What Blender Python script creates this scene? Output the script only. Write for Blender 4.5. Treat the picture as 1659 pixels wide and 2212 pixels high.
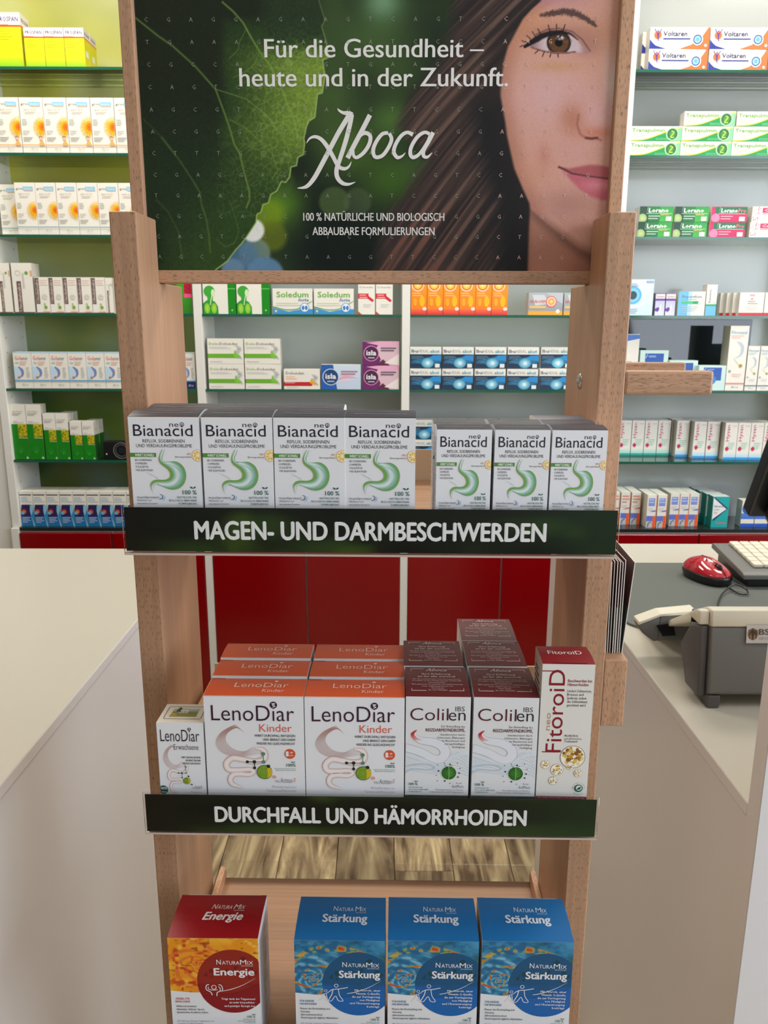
import bpy, bmesh, math, random
import numpy as np
from mathutils import Vector, Matrix
from mathutils.geometry import tessellate_polygon

for o in list(bpy.data.objects):
    bpy.data.objects.remove(o)
scene = bpy.context.scene
COL = scene.collection
random.seed(7)
rng = np.random.default_rng(11)

# ------------------------------------------------------------------ camera
FPX, PITCH, ROLL, YAW, EYE = 1720.0, math.radians(13.28), 0.0035, math.radians(0.2), 1.45
fwd = Vector((math.sin(YAW)*math.cos(PITCH), math.cos(YAW)*math.cos(PITCH), -math.sin(PITCH)))
right = Vector((math.cos(YAW), -math.sin(YAW), 0.0))
up = right.cross(fwd)
rr = right*math.cos(ROLL) + up*math.sin(ROLL)
uu = -right*math.sin(ROLL) + up*math.cos(ROLL)
cam_data = bpy.data.cameras.new('camera')
cam = bpy.data.objects.new('camera', cam_data)
COL.objects.link(cam)
M = Matrix.Identity(4)
for i in range(3):
    M[i][0], M[i][1], M[i][2] = rr[i], uu[i], -fwd[i]
M[2][3] = EYE
cam.matrix_world = M
cam_data.sensor_fit = 'VERTICAL'
cam_data.sensor_height = 24.0
cam_data.sensor_width = 18.0
cam_data.lens = 24.0*FPX/2212.0
cam_data.clip_start = 0.02
cam_data.clip_end = 60
cam_data.dof.use_dof = True
cam_data.dof.focus_distance = 0.68
cam_data.dof.aperture_fstop = cam_data.lens/1.1
scene.camera = cam

# ------------------------------------------------------------------ view, world, large lights
vs = scene.view_settings
scene.display_settings.display_device = 'sRGB'
vs.view_transform = 'Standard'
vs.look = 'None'
vs.gamma = 1.0
vs.use_curve_mapping = False
vs.exposure = 0.0

world = bpy.data.worlds.new('daylight')
scene.world = world
world.use_nodes = True
bg = world.node_tree.nodes['Background']
bg.inputs['Color'].default_value = (0.78, 0.88, 1.0, 1)
bg.inputs['Strength'].default_value = 0.45


def area_light(name, loc, target, sx, sy, watts, color):
    l = bpy.data.lights.new(name, 'AREA')
    l.shape = 'RECTANGLE'
    l.size, l.size_y = sx, sy
    l.energy = watts
    l.color = color
    o = bpy.data.objects.new(name, l)
    COL.objects.link(o)
    o.location = loc
    o.rotation_euler = (Vector(target)-Vector(loc)).to_track_quat('-Z', 'Y').to_euler()
    return o


# daylight entering through the shop windows behind and to the right of the viewer
area_light('window_daylight_right', (2.55, -0.35, 1.85), (-0.6, 0.9, 0.75), 2.3, 1.7, 84, (0.80, 0.88, 1.0))
area_light('window_daylight_front', (1.25, -3.3, 1.6), (0.3, 2.0, 1.1), 2.0, 2.2, 6.0, (0.92, 0.95, 1.0))
# ceiling light panels of the shop
CEILING_LAMPS = [(-1.0, 2.2), (0.55, 2.2), (1.7, 2.2), (-1.0, 0.3), (0.9, 0.3), (0.0, -1.7)]
LAMP_WATTS = [18, 17, 17, 4, 3, 3]

# ------------------------------------------------------------------ helpers
def s2l(v):
    v = v/255.0
    return v/12.92 if v <= 0.04045 else ((v+0.055)/1.055)**2.4


def C(*c):
    """sRGB 0-255 to linear rgba"""
    if len(c) == 1:
        c = c[0]
    return (s2l(c[0]), s2l(c[1]), s2l(c[2]), 1.0)


def new_mat(name):
    m = bpy.data.materials.new(name)
    m.use_nodes = True
    nt = m.node_tree
    return m, nt, nt.nodes['Principled BSDF']


def plain(name, col, rough=0.5, metal=0.0, spec=0.5, coat=0.0):
    m, nt, b = new_mat(name)
    b.inputs['Base Color'].default_value = C(col)
    b.inputs['Roughness'].default_value = rough
    b.inputs['Metallic'].default_value = metal
    b.inputs['Specular IOR Level'].default_value = spec
    b.inputs['Coat Weight'].default_value = coat
    # a whisper of surface variation
    tc = nt.nodes.new('ShaderNodeTexCoord')
    n = nt.nodes.new('ShaderNodeTexNoise')
    n.inputs['Scale'].default_value = 14.0
    nt.links.new(tc.outputs['Object'], n.inputs['Vector'])
    mr = nt.nodes.new('ShaderNodeMapRange')
    mr.inputs['To Min'].default_value = max(0.02, rough-0.006)
    mr.inputs['To Max'].default_value = min(1, rough+0.006)
    nt.links.new(n.outputs['Fac'], mr.inputs['Value'])
    nt.links.new(mr.outputs['Result'], b.inputs['Roughness'])
    return m


def wood(name, axis, tint=1.0, base=(190, 146, 112), fleck=0.85):
    """steamed beech: fine grain with short dark ray flecks, running along axis"""
    m, nt, b = new_mat(name)
    L = nt.links
    tc = nt.nodes.new('ShaderNodeTexCoord')

    def noise(scale, detail=2.0):
        mp = nt.nodes.new('ShaderNodeMapping')
        mp.inputs['Scale'].default_value = scale
        L.new(tc.outputs['Object'], mp.inputs['Vector'])
        n = nt.nodes.new('ShaderNodeTexNoise')
        n.inputs['Scale'].default_value = 1.0
        n.inputs['Detail'].default_value = detail
        L.new(mp.outputs['Vector'], n.inputs['Vector'])
        return n.outputs['Fac']

    def sc(across, along):
        s = [across]*3
        s['xyz'.index(axis)] = along
        return s
    grain = noise(sc(260, 5), 3.0)
    broad = noise(sc(26, 2.2), 1.0)
    fl = noise(sc(1700, 190), 0.0)
    r1 = nt.nodes.new('ShaderNodeValToRGB')
    c = [min(255, k*tint) for k in base]
    r1.color_ramp.elements[0].position = 0.3
    r1.color_ramp.elements[1].position = 0.72
    r1.color_ramp.elements[0].color = C([k*0.86 for k in c])
    r1.color_ramp.elements[1].color = C([min(255, k*1.05) for k in c])
    mixn = nt.nodes.new('ShaderNodeMath')
    mixn.operation = 'ADD'
    half = nt.nodes.new('ShaderNodeMath')
    half.operation = 'MULTIPLY'
    half.inputs[1].default_value = 0.5
    L.new(broad, mixn.inputs[0])
    L.new(grain, mixn.inputs[1])
    L.new(mixn.outputs[0], half.inputs[0])
    L.new(half.outputs[0], r1.inputs['Fac'])
    r2 = nt.nodes.new('ShaderNodeValToRGB')
    r2.color_ramp.elements[0].position = 0.615
    r2.color_ramp.elements[1].position = 0.70
    r2.color_ramp.elements[0].color = (0, 0, 0, 1)
    r2.color_ramp.elements[1].color = (fleck, fleck, fleck, 1)
    L.new(fl, r2.inputs['Fac'])
    mx = nt.nodes.new('ShaderNodeMixRGB')
    # ray flecks show on the tangential faces only, the quarter-sawn sides stay plain
    sn = nt.nodes.new('ShaderNodeSeparateXYZ')
    L.new(tc.outputs['Normal'], sn.inputs[0])
    ab = nt.nodes.new('ShaderNodeMath')
    ab.operation = 'ABSOLUTE'
    L.new(sn.outputs['X' if axis != 'x' else 'Z'], ab.inputs[0])
    inv = nt.nodes.new('ShaderNodeMath')
    inv.operation = 'SUBTRACT'
    inv.inputs[0].default_value = 1.0
    L.new(ab.outputs[0], inv.inputs[1])
    ml = nt.nodes.new('ShaderNodeMath')
    ml.operation = 'MULTIPLY'
    L.new(r2.outputs['Color'], ml.inputs[0])
    L.new(inv.outputs[0], ml.inputs[1])
    L.new(ml.outputs[0], mx.inputs['Fac'])
    L.new(r1.outputs['Color'], mx.inputs['Color1'])
    mx.inputs['Color2'].default_value = C([k*0.68 for k in c])
    L.new(mx.outputs['Color'], b.inputs['Base Color'])
    b.inputs['Roughness'].default_value = 0.42
    return m


def colored(name, rough=0.4, coat=0.0, spec=0.5):
    """paper or foil printed with the colours carried by the mesh"""
    m, nt, b = new_mat(name)
    a = nt.nodes.new('ShaderNodeAttribute')
    a.attribute_name = 'Col'
    nt.links.new(a.outputs['Color'], b.inputs['Base Color'])
    b.inputs['Roughness'].default_value = rough
    b.inputs['Coat Weight'].default_value = coat
    b.inputs['Specular IOR Level'].default_value = spec
    b.inputs['Coat Roughness'].default_value = 0.12
    return m


def clear(name, tint=(0.93, 0.97, 0.95), gloss=0.9, rough=0.03):
    m = bpy.data.materials.new(name)
    m.use_nodes = True
    nt = m.node_tree
    nt.nodes.clear()
    out = nt.nodes.new('ShaderNodeOutputMaterial')
    tr = nt.nodes.new('ShaderNodeBsdfTransparent')
    tr.inputs['Color'].default_value = (*tint, 1)
    gl = nt.nodes.new('ShaderNodeBsdfGlossy')
    gl.inputs['Roughness'].default_value = rough
    gl.inputs['Color'].default_value = (gloss, gloss, gloss, 1)
    fr = nt.nodes.new('ShaderNodeFresnel')
    fr.inputs['IOR'].default_value = 1.45
    mx = nt.nodes.new('ShaderNodeMixShader')
    nt.links.new(fr.outputs[0], mx.inputs[0])
    nt.links.new(tr.outputs[0], mx.inputs[1])
    nt.links.new(gl.outputs[0], mx.inputs[2])
    nt.links.new(mx.outputs[0], out.inputs['Surface'])
    return m


MAT = {}
MAT['print'] = colored('printed_card', 0.42)
MAT['print_gloss'] = colored('printed_gloss', 0.3, 0.35)
MAT['sign'] = colored('printed_sign', 0.25, spec=0.35)
MAT['foil'] = colored('printed_foil', 0.22, 0.3)
MAT['poster'] = colored('printed_poster', 0.5, spec=0.2)
MAT['wood_z'] = wood('beech_upright', 'z')
MAT['wood_x'] = wood('beech_crosswise', 'x')
MAT['wood_y'] = wood('beech_lengthwise', 'y', 1.1)
MAT['wood_light'] = wood('beech_light_edge', 'y', 1.18)
MAT['laminate'] = plain('white_laminate', (198, 192, 178), 0.28)
MAT['laminate_side'] = plain('white_laminate_panel', (222, 218, 216), 0.3)
MAT['shelf_white'] = plain('shelf_white', (232, 230, 222), 0.35)
MAT['back_white'] = plain('glossy_grey_white_back', (176, 180, 176), 0.16)
MAT['red'] = plain('red_lacquer', (134, 0, 8), 0.22)
MAT['dark_base'] = plain('dark_board', (36, 42, 40), 0.2)
MAT['glass'] = clear('shelf_glass', (0.92, 0.97, 0.95))
MAT['glass_edge'] = plain('green_glass_edge', (30, 92, 70), 0.12)
MAT['acrylic'] = clear('clear_acrylic', (0.96, 0.97, 0.97))
MAT['acrylic_edge'] = plain('acrylic_edge', (206, 184, 172), 0.25)
MAT['acrylic_beige'] = plain('beige_stop_strip', (206, 188, 160), 0.3)
MAT['black'] = plain('black_plastic', (22, 23, 25), 0.28)
MAT['black_gap'] = plain('black_gap', (10, 10, 10), 0.8)
MAT['grey'] = plain('grey_plastic', (112, 112, 110), 0.5)
MAT['grey_dark'] = plain('dark_grey_plastic', (84, 82, 82), 0.5)
MAT['cream'] = plain('cream_plastic', (222, 216, 198), 0.45)
MAT['pad'] = plain('grey_foam_mat', (104, 108, 104), 0.9, spec=0.2)
MAT['mouse_red'] = plain('red_gloss_plastic', (176, 18, 38), 0.1, coat=0.6)
MAT['steel'] = plain('steel', (190, 190, 188), 0.2, 1.0)
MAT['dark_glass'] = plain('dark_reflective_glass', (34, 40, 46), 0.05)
MAT['wall'] = plain('painted_wall', (228, 226, 220), 0.7)
MAT['wall_warm'] = plain('warm_painted_wall', (150, 128, 104), 0.8)
MAT['ceiling'] = plain('painted_ceiling', (238, 238, 234), 0.8)


def mesh_obj(name, me, parent=None, mats=(), loc=None):
    o = bpy.data.objects.new(name, me)
    COL.objects.link(o)
    if parent is not None:
        o.parent = parent
    for m in mats:
        if m.name not in [x.name for x in me.materials if x]:
            me.materials.append(m)
    if loc is not None:
        o.location = loc
    return o


def empty(name, loc=(0, 0, 0), rz=0.0):
    o = bpy.data.objects.new(name, None)
    o.empty_display_size = 0.02
    COL.objects.link(o)
    o.location = loc
    o.rotation_euler = (0, 0, rz)
    return o


def tag(o, label=None, cat=None, group=None, kind=None):
    if label:
        o['label'] = label
    if cat:
        o['category'] = cat
    if group:
        o['group'] = group
    if kind:
        o['kind'] = kind
    return o


def bm_mesh(bm, name, smooth=False):
    me = bpy.data.meshes.new(name)
    bm.normal_update()
    bm.to_mesh(me)
    bm.free()
    if smooth:
        for p in me.polygons:
            p.use_smooth = True
    return me


def add_box(bm, x0, x1, y0, y1, z0, z1, bevel=0.0, mi=0, seg=1):
    r = bmesh.ops.create_cube(bm, size=1.0)
    vs_ = r['verts']
    for v in vs_:
        v.co = Vector((x0 + (v.co.x+.5)*(x1-x0), y0 + (v.co.y+.5)*(y1-y0), z0 + (v.co.z+.5)*(z1-z0)))
    fs = set(f for v in vs_ for f in v.link_faces)
    for f in fs:
        f.material_index = mi
    if bevel > 0:
        es = list(set(e for v in vs_ for e in v.link_edges))
        rb = bmesh.ops.bevel(bm, geom=es, offset=bevel, segments=seg, affect='EDGES', profile=0.5)
        for f in rb['faces']:
            f.material_index = mi
    return vs_


def box(name, x0, x1, y0, y1, z0, z1, mat, parent=None, bevel=0.0, seg=1):
    bm = bmesh.new()
    add_box(bm, x0, x1, y0, y1, z0, z1, bevel, 0, seg)
    return mesh_obj(name, bm_mesh(bm, name), parent, [mat])


def prism(name, prof, axis, a0, a1, mat, parent=None, bevel=0.0, smooth=False, seg=2):
    """extrude a closed 2D profile along axis ('x': profile (y,z), 'y': (x,z), 'z': (x,y))"""
    bm = bmesh.new()

    def P(p, a):
        return {'x': (a, p[0], p[1]), 'y': (p[0], a, p[1]), 'z': (p[0], p[1], a)}[axis]
    va = [bm.verts.new(P(p, a0)) for p in prof]
    vb = [bm.verts.new(P(p, a1)) for p in prof]
    n = len(prof)
    bm.faces.new(va)
    bm.faces.new(vb[::-1])
    for i in range(n):
        bm.faces.new((va[i], vb[i], vb[(i+1) % n], va[(i+1) % n]))
    bmesh.ops.recalc_face_normals(bm, faces=bm.faces)
    if bevel > 0:
        bmesh.ops.bevel(bm, geom=list(bm.edges), offset=bevel, segments=seg, affect='EDGES', profile=0.5)
    return mesh_obj(name, bm_mesh(bm, name, smooth), parent, [mat])


def tube(name, pts, r, mat, parent=None, n=8, closed=False):
    """round cable through points"""
    P = [Vector(p) for p in smooth3(pts)]
    bm = bmesh.new()
    rings = []
    upv = Vector((0, 0, 1))
    for i, p in enumerate(P):
        t = (P[min(i+1, len(P)-1)] - P[max(i-1, 0)]).normalized()
        a = t.cross(upv)
        if a.length < 1e-4:
            a = Vector((1, 0, 0))
        a.normalize()
        b = t.cross(a)
        rings.append([bm.verts.new(p + r*(math.cos(2*math.pi*k/n)*a + math.sin(2*math.pi*k/n)*b)) for k in range(n)])
    for i in range(len(rings)-1):
        for k in range(n):
            bm.faces.new((rings[i][k], rings[i][(k+1) % n], rings[i+1][(k+1) % n], rings[i+1][k]))
    bm.faces.new(rings[0])
    bm.faces.new(rings[-1][::-1])
    bmesh.ops.recalc_face_normals(bm, faces=bm.faces)
    return mesh_obj(name, bm_mesh(bm, name, True), parent, [mat])


def smooth3(pts, sub=6):
    P = [np.array(p, float) for p in pts]
    out = []
    for i in range(len(P)-1):
        p0, p1, p2, p3 = P[max(i-1, 0)], P[i], P[i+1], P[min(i+2, len(P)-1)]
        for k in range(sub):
            t = k/sub
            out.append(0.5*((2*p1) + (-p0+p2)*t + (2*p0-5*p1+4*p2-p3)*t*t + (-p0+3*p1-3*p2+p3)*t**3))
    out.append(P[-1])
    return out


# ------------------------------------------------------------------ lettering
_font_cache = {}


def glyphs(s, bold=0.0, res=2):
    key = (s, round(bold, 4), res)
    if key in _font_cache:
        return _font_cache[key]
    cu = bpy.data.curves.new('lettering', 'FONT')
    cu.body = s
    cu.size = 1.0
    cu.resolution_u = res
    cu.offset = bold
    cu.fill_mode = 'FRONT'
    ob = bpy.data.objects.new('lettering', cu)
    me = bpy.data.meshes.new_from_object(ob)
    me.calc_loop_triangles()
    n = len(me.vertices)
    co = np.zeros(n*3)
    me.vertices.foreach_get('co', co)
    co = co.reshape(-1, 3)[:, :2].copy()
    tri = np.zeros(len(me.loop_triangles)*3, dtype=np.int32)
    me.loop_triangles.foreach_get('vertices', tri)
    tri = tri.reshape(-1, 3)
    bpy.data.objects.remove(ob)
    bpy.data.curves.remove(cu)
    bpy.data.meshes.remove(me)
    _font_cache[key] = (co, tri)
    return co, tri


CAP = None


def cap_height():
    global CAP
    if CAP is None:
        co, _ = glyphs('H')
        CAP = co[:, 1].max()
    return CAP


class Print:
    """flat ink on a surface: coloured polygons stacked in hair-thin layers"""

    def __init__(self, w, h, step=0.000009, base=0.00012):
        self.w, self.h = w, h
        self.V, self.F, self.K = [], [], []
        self.z, self.step = base, step
        self.n = 0

    def add(self, pts, faces, cols, clip=True, lift=None):
        pts = np.asarray(pts, float).reshape(-1, 2)
        if clip:
            pts = np.stack([np.clip(pts[:, 0], 0, self.w), np.clip(pts[:, 1], 0, self.h)], 1)
        m = len(pts)
        cols = np.asarray(cols, float)
        if cols.ndim == 1:
            cols = np.tile(cols, (m, 1))
        zz = self.z if lift is None else self.z+lift
        self.V.append(np.concatenate([pts, np.full((m, 1), zz)], 1))
        self.K.append(cols)
        for f in faces:
            self.F.append([int(i)+self.n for i in f])
        self.n += m
        if lift is None:
            self.z += self.step

    def rect(self, x0, y0, x1, y1, col, col2=None):
        """col2: colour of the upper edge"""
        c = [col, col, col2 or col, col2 or col]
        self.add([(x0, y0), (x1, y0), (x1, y1), (x0, y1)], [(0, 1, 2, 3)], c)

    def poly(self, pts, col):
        t = tessellate_polygon([[Vector((p[0], p[1], 0)) for p in pts]])
        P = [(p[0], p[1]) for p in pts]
        F = []
        for a, b, c in t:
            if (P[b][0]-P[a][0])*(P[c][1]-P[a][1]) - (P[b][1]-P[a][1])*(P[c][0]-P[a][0]) < 0:
                a, b, c = a, c, b
            F.append((a, b, c))
        self.add(P, F, col)

    def circ(self, cx, cy, r, col, ry=None, n=24, cc=None):
        ry = ry or r
        pts = [(cx, cy)] + [(cx+r*math.cos(2*math.pi*k/n), cy+ry*math.sin(2*math.pi*k/n)) for k in range(n)]
        self.add(pts, [(0, 1+k, 1+(k+1) % n) for k in range(n)], [cc or col] + [col]*n)

    def ring(self, cx, cy, r0, r1, col, n=24, a0=0, a1=2*math.pi):
        pts, F = [], []
        for k in range(n+1):
            a = a0+(a1-a0)*k/n
            pts += [(cx+r0*math.cos(a), cy+r0*math.sin(a)), (cx+r1*math.cos(a), cy+r1*math.sin(a))]
        for k in range(n):
            F.append((2*k, 2*k+1, 2*k+3, 2*k+2))
        self.add(pts, F, col)

    def stroke(self, pts, w, col, sm=True, sub=5):
        P = np.array(smooth3(pts, sub) if sm else pts, float)
        n = len(P)
        if np.isscalar(w):
            W = np.full(n, w)
        else:
            W = np.interp(np.linspace(0, 1, n), np.linspace(0, 1, len(w)), w)
        T = np.gradient(P, axis=0)
        T /= np.maximum(np.linalg.norm(T, axis=1, keepdims=True), 1e-12)
        N = np.stack([-T[:, 1], T[:, 0]], 1)
        A, B = P+N*W[:, None]/2, P-N*W[:, None]/2
        V = np.empty((2*n, 2))
        V[0::2], V[1::2] = A, B
        if isinstance(col, list):
            cc = np.array(col, float)
            K = np.stack([np.interp(np.linspace(0, 1, n), np.linspace(0, 1, len(cc)), cc[:, j]) for j in range(4)], 1)
            K = np.repeat(K, 2, axis=0)
        else:
            K = col
        self.add(V, [(2*i, 2*i+1, 2*i+3, 2*i+2) for i in range(n-1)], K)

    def band(self, a, b, cols, ends=None, n=40):
        """area between two curves, colours across; ends = colour faded to at start / end"""
        A, B = np.array(smooth3(a), float), np.array(smooth3(b), float)

        def rs(P):
            d = np.r_[0, np.cumsum(np.linalg.norm(np.diff(P, axis=0), axis=1))]
            t = np.linspace(0, d[-1], n)
            return np.stack([np.interp(t, d, P[:, 0]), np.interp(t, d, P[:, 1])], 1)
        A, B = rs(A), rs(B)
        m = 9
        cc = np.array(cols, float)
        V, K = [], []
        for i in range(n):
            for j in range(m):
                t = j/(m-1)
                V.append(A[i]*(1-t)+B[i]*t)
                k = np.array([np.interp(t, np.linspace(0, 1, len(cc)), cc[:, q]) for q in range(4)])
                if ends is not None:
                    u = i/(n-1)
                    f = max(0, 1-u/0.12)*0.6 + max(0, (u-0.86)/0.14)
                    k = k*(1-f)+np.array(ends)*f
                K.append(k)
        F = [(i*m+j, i*m+j+1, (i+1)*m+j+1, (i+1)*m+j) for i in range(n-1) for j in range(m-1)]
        self.add(V, F, K)

    def grid(self, x0, y0, x1, y1, nx, ny, fn):
        gx, gy = np.meshgrid(np.linspace(0, 1, nx), np.linspace(0, 1, ny))
        cols = fn(gx.ravel(), gy.ravel())
        P = np.stack([x0+gx.ravel()*(x1-x0), y0+gy.ravel()*(y1-y0)], 1)
        F = [(j*nx+i, j*nx+i+1, (j+1)*nx+i+1, (j+1)*nx+i) for j in range(ny-1) for i in range(nx-1)]
        self.add(P, F, cols)

    def text(self, s, x, y, h, col, w=None, align='l', bold=0.0, shear=0.0, rot=0, res=2, cond=1.0):
        """x,y baseline anchor, h cap height, w total width"""
        co, tri = glyphs(s, min(bold, 0.0), res)
        if len(co) == 0:
            return
        co = co.copy()
        k = h/cap_height()
        x0, x1 = co[:, 0].min(), co[:, 0].max()
        kx = (w/(x1-x0)) if w else k*cond
        X = (co[:, 0]-x0)*kx + co[:, 1]*k*shear
        Y = co[:, 1]*k
        W = (x1-x0)*kx
        X = X - {'l': 0, 'c': W/2, 'r': W}[align]
        if rot:
            X, Y = -Y, X
        # heavier weights are struck several times with a slight shift
        b = bold*k
        shifts = [(0, 0)] if b < 0.004*k else [(-b, 0), (b, 0)] + ([(0, b*0.8), (0, -b*0.8)] if bold > 0.014 else [])
        for i, (sx, sy) in enumerate(shifts):
            self.add(np.stack([X+x+sx, Y+y+sy], 1), tri, col, lift=self.step*(0.5+i))
        self.z += self.step*(len(shifts)-1)

    def build(self, name, fn, parent, mat=None):
        V = np.concatenate(self.V)
        K = np.concatenate(self.K)
        me = bpy.data.meshes.new(name)
        me.from_pydata([fn(*v) for v in V.tolist()], [], self.F)
        at = me.color_attributes.new('Col', 'FLOAT_COLOR', 'POINT')
        at.data.foreach_set('color', K.astype(np.float32).ravel())
        me.update()
        return mesh_obj(name, me, parent, [mat or MAT['print']])


def carton_mesh(name, w, d, h, front, top=None, side=None, bulge=0.0, left=None, mat=None):
    """folded carton: tuck-in lid with slightly arched top, thin bevel at the front edges; origin at base centre"""
    top, side = top or front, side or front
    left = left or side
    bm = bmesh.new()
    n = 6 if bulge > 0 else 1
    prof = [(-d/2, 0), (-d/2, h)]
    if bulge > 0:
        for k in range(1, n):
            t = k/n
            prof.append((-d/2+d*t, h+bulge*math.sin(math.pi*min(1, t*1.0))*(1.0)))
    prof += [(d/2, h), (d/2, 0)]
    va = [bm.verts.new((-w/2, y, z)) for y, z in prof]
    vb = [bm.verts.new((w/2, y, z)) for y, z in prof]
    lay = bm.verts.layers.float_color  # unused; colours go on corners below
    faces = []
    m = len(prof)
    f = bm.faces.new(va)
    faces.append((f, left))
    f = bm.faces.new(vb[::-1])
    faces.append((f, side))
    for i in range(m):
        j = (i+1) % m
        f = bm.faces.new((va[i], vb[i], vb[j], va[j]))
        if i == 0:
            c = front
        elif i == m-2:
            c = side
        elif i == m-1:
            c = (0.45, 0.32, 0.2, 1)
        else:
            c = top
        faces.append((f, c))
    bmesh.ops.recalc_face_normals(bm, faces=bm.faces)
    bm.faces.index_update()
    cols = {f.index: c for f, c in faces}
    me = bpy.data.meshes.new(name)
    bm.to_mesh(me)
    bm.free()
    at = me.color_attributes.new('Col', 'FLOAT_COLOR', 'CORNER')
    buf = []
    for p in me.polygons:
        for _ in p.loop_indices:
            buf += list(cols[p.index])
    at.data.foreach_set('color', buf)
    me.materials.append(mat or MAT['print'])
    return me


def front_map(w, d):
    return lambda x, y, z: (-w/2+x, -d/2-z, y)


def top_map(w, d, h, bulge=0.0):
    return lambda x, y, z: (-w/2+x, -d/2+y, h+z+bulge*math.sin(math.pi*min(1, max(0, y/d)))+0.0001)


def side_map(w, d, s):
    """print on the right (s=1) or left (s=-1) side; x runs left to right as one reads it"""
    if s > 0:
        return lambda x, y, z: (w/2+z, -d/2+x, y)
    return lambda x, y, z: (-w/2-z, d/2-x, y)


class Kind:
    """one kind of carton: shared meshes, placed any number of times"""

    def __init__(self, name, w, d, h, front, prints=(), top=None, side=None, left=None, bulge=0.0, mat=None):
        self.name, self.w, self.d, self.h = name, w, d, h
        self.me = carton_mesh(name, w, d, h, front, top, side, bulge, left, mat)
        self.parts = []
        for pname, pr, fn, pm in prints:
            o = pr.build(pname, fn, None, pm)
            self.parts.append((pname, o.data))
            bpy.data.objects.remove(o)

    def place(self, loc, rz, label, group=None, cat='box', name=None, parts=None):
        o = bpy.data.objects.new(name or self.name, self.me)
        COL.objects.link(o)
        o.location = loc
        o.rotation_euler = (0, 0, rz)
        tag(o, label, cat, group)
        for pn, me in self.parts:
            if parts is not None and pn not in parts:
                continue
            c = bpy.data.objects.new(pn, me)
            COL.objects.link(c)
            c.parent = o
        return o


WHITE = C(236, 236, 238)
INK = C(34, 30, 44)
ORD = ['leftmost', 'second from left', 'third from left', 'fourth from left', 'fifth from left', 'sixth from left',
       'seventh from left', 'eighth from left', 'ninth from left']


def ordinal(i, n):
    if n == 1:
        return ''
    if n == 2:
        return ['left one of the pair', 'right one of the pair'][i]
    if i == n-1:
        return 'rightmost'
    return ORD[i]

# ------------------------------------------------------------------ the room
def structure(o):
    o['kind'] = 'structure'
    return o


XW0, XW1, YW0, YW1, ZC_ = -3.0, 2.7, -3.5, 2.99, 2.95


def plank_material():
    m, nt, b = new_mat('rustic_oak_laminate')
    L = nt.links
    tc = nt.nodes.new('ShaderNodeTexCoord')
    oi = nt.nodes.new('ShaderNodeObjectInfo')
    mp = nt.nodes.new('ShaderNodeMapping')
    mp.inputs['Scale'].default_value = (16, 1.9, 1)
    L.new(tc.outputs['Object'], mp.inputs['Vector'])
    off = nt.nodes.new('ShaderNodeVectorMath')
    off.operation = 'ADD'
    comb = nt.nodes.new('ShaderNodeCombineXYZ')
    mul = nt.nodes.new('ShaderNodeMath')
    mul.operation = 'MULTIPLY'
    mul.inputs[1].default_value = 37.0
    L.new(oi.outputs['Random'], mul.inputs[0])
    L.new(mul.outputs[0], comb.inputs['X'])
    L.new(mul.outputs[0], comb.inputs['Y'])
    L.new(mp.outputs['Vector'], off.inputs[0])
    L.new(comb.outputs[0], off.inputs[1])
    n = nt.nodes.new('ShaderNodeTexNoise')
    n.inputs['Scale'].default_value = 1.0
    n.inputs['Detail'].default_value = 6.0
    n.inputs['Distortion'].default_value = 2.2
    L.new(off.outputs[0], n.inputs['Vector'])
    r = nt.nodes.new('ShaderNodeValToRGB')
    e = r.color_ramp.elements
    e[0].position, e[0].color = 0.34, C(88, 74, 56)
    e[1].position, e[1].color = 0.66, C(208, 190, 148)
    k = e.new(0.45)
    k.color = C(140, 122, 94)
    k = e.new(0.57)
    k.color = C(176, 158, 122)
    L.new(n.outputs['Fac'], r.inputs['Fac'])
    hs = nt.nodes.new('ShaderNodeHueSaturation')
    mr = nt.nodes.new('ShaderNodeMapRange')
    mr.inputs['To Min'].default_value = 0.72
    mr.inputs['To Max'].default_value = 1.25
    L.new(oi.outputs['Random'], mr.inputs['Value'])
    L.new(mr.outputs['Result'], hs.inputs['Value'])
    L.new(r.outputs['Color'], hs.inputs['Color'])
    L.new(hs.outputs['Color'], b.inputs['Base Color'])
    b.inputs['Roughness'].default_value = 0.4
    return m


MAT['plank'] = plank_material()
floor = structure(box('floor', XW0, XW1, YW0, YW1, -0.06, -0.012, MAT['black_gap']))
bm = bmesh.new()
PW, PL = 0.158, 1.2
add_box(bm, -PW/2, PW/2, 0, PL, -0.012, 0.0, 0.001)
plank_me = bm_mesh(bm, 'floor_plank')
plank_me.materials.append(MAT['plank'])
k = 0
x = XW0+PW/2
while x < XW1-PW/2:
    y = YW0 - [0.0, 0.43, 0.8, 0.22, 0.62][k % 5]
    while y < YW1-0.05:
        if y+PL > YW1:
            y = y
        o = bpy.data.objects.new('floor_plank', plank_me)
        COL.objects.link(o)
        o.location = (x, y, 0)
        o.parent = floor
        y += PL+0.0015
    x += PW+0.002
    k += 1

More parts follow.
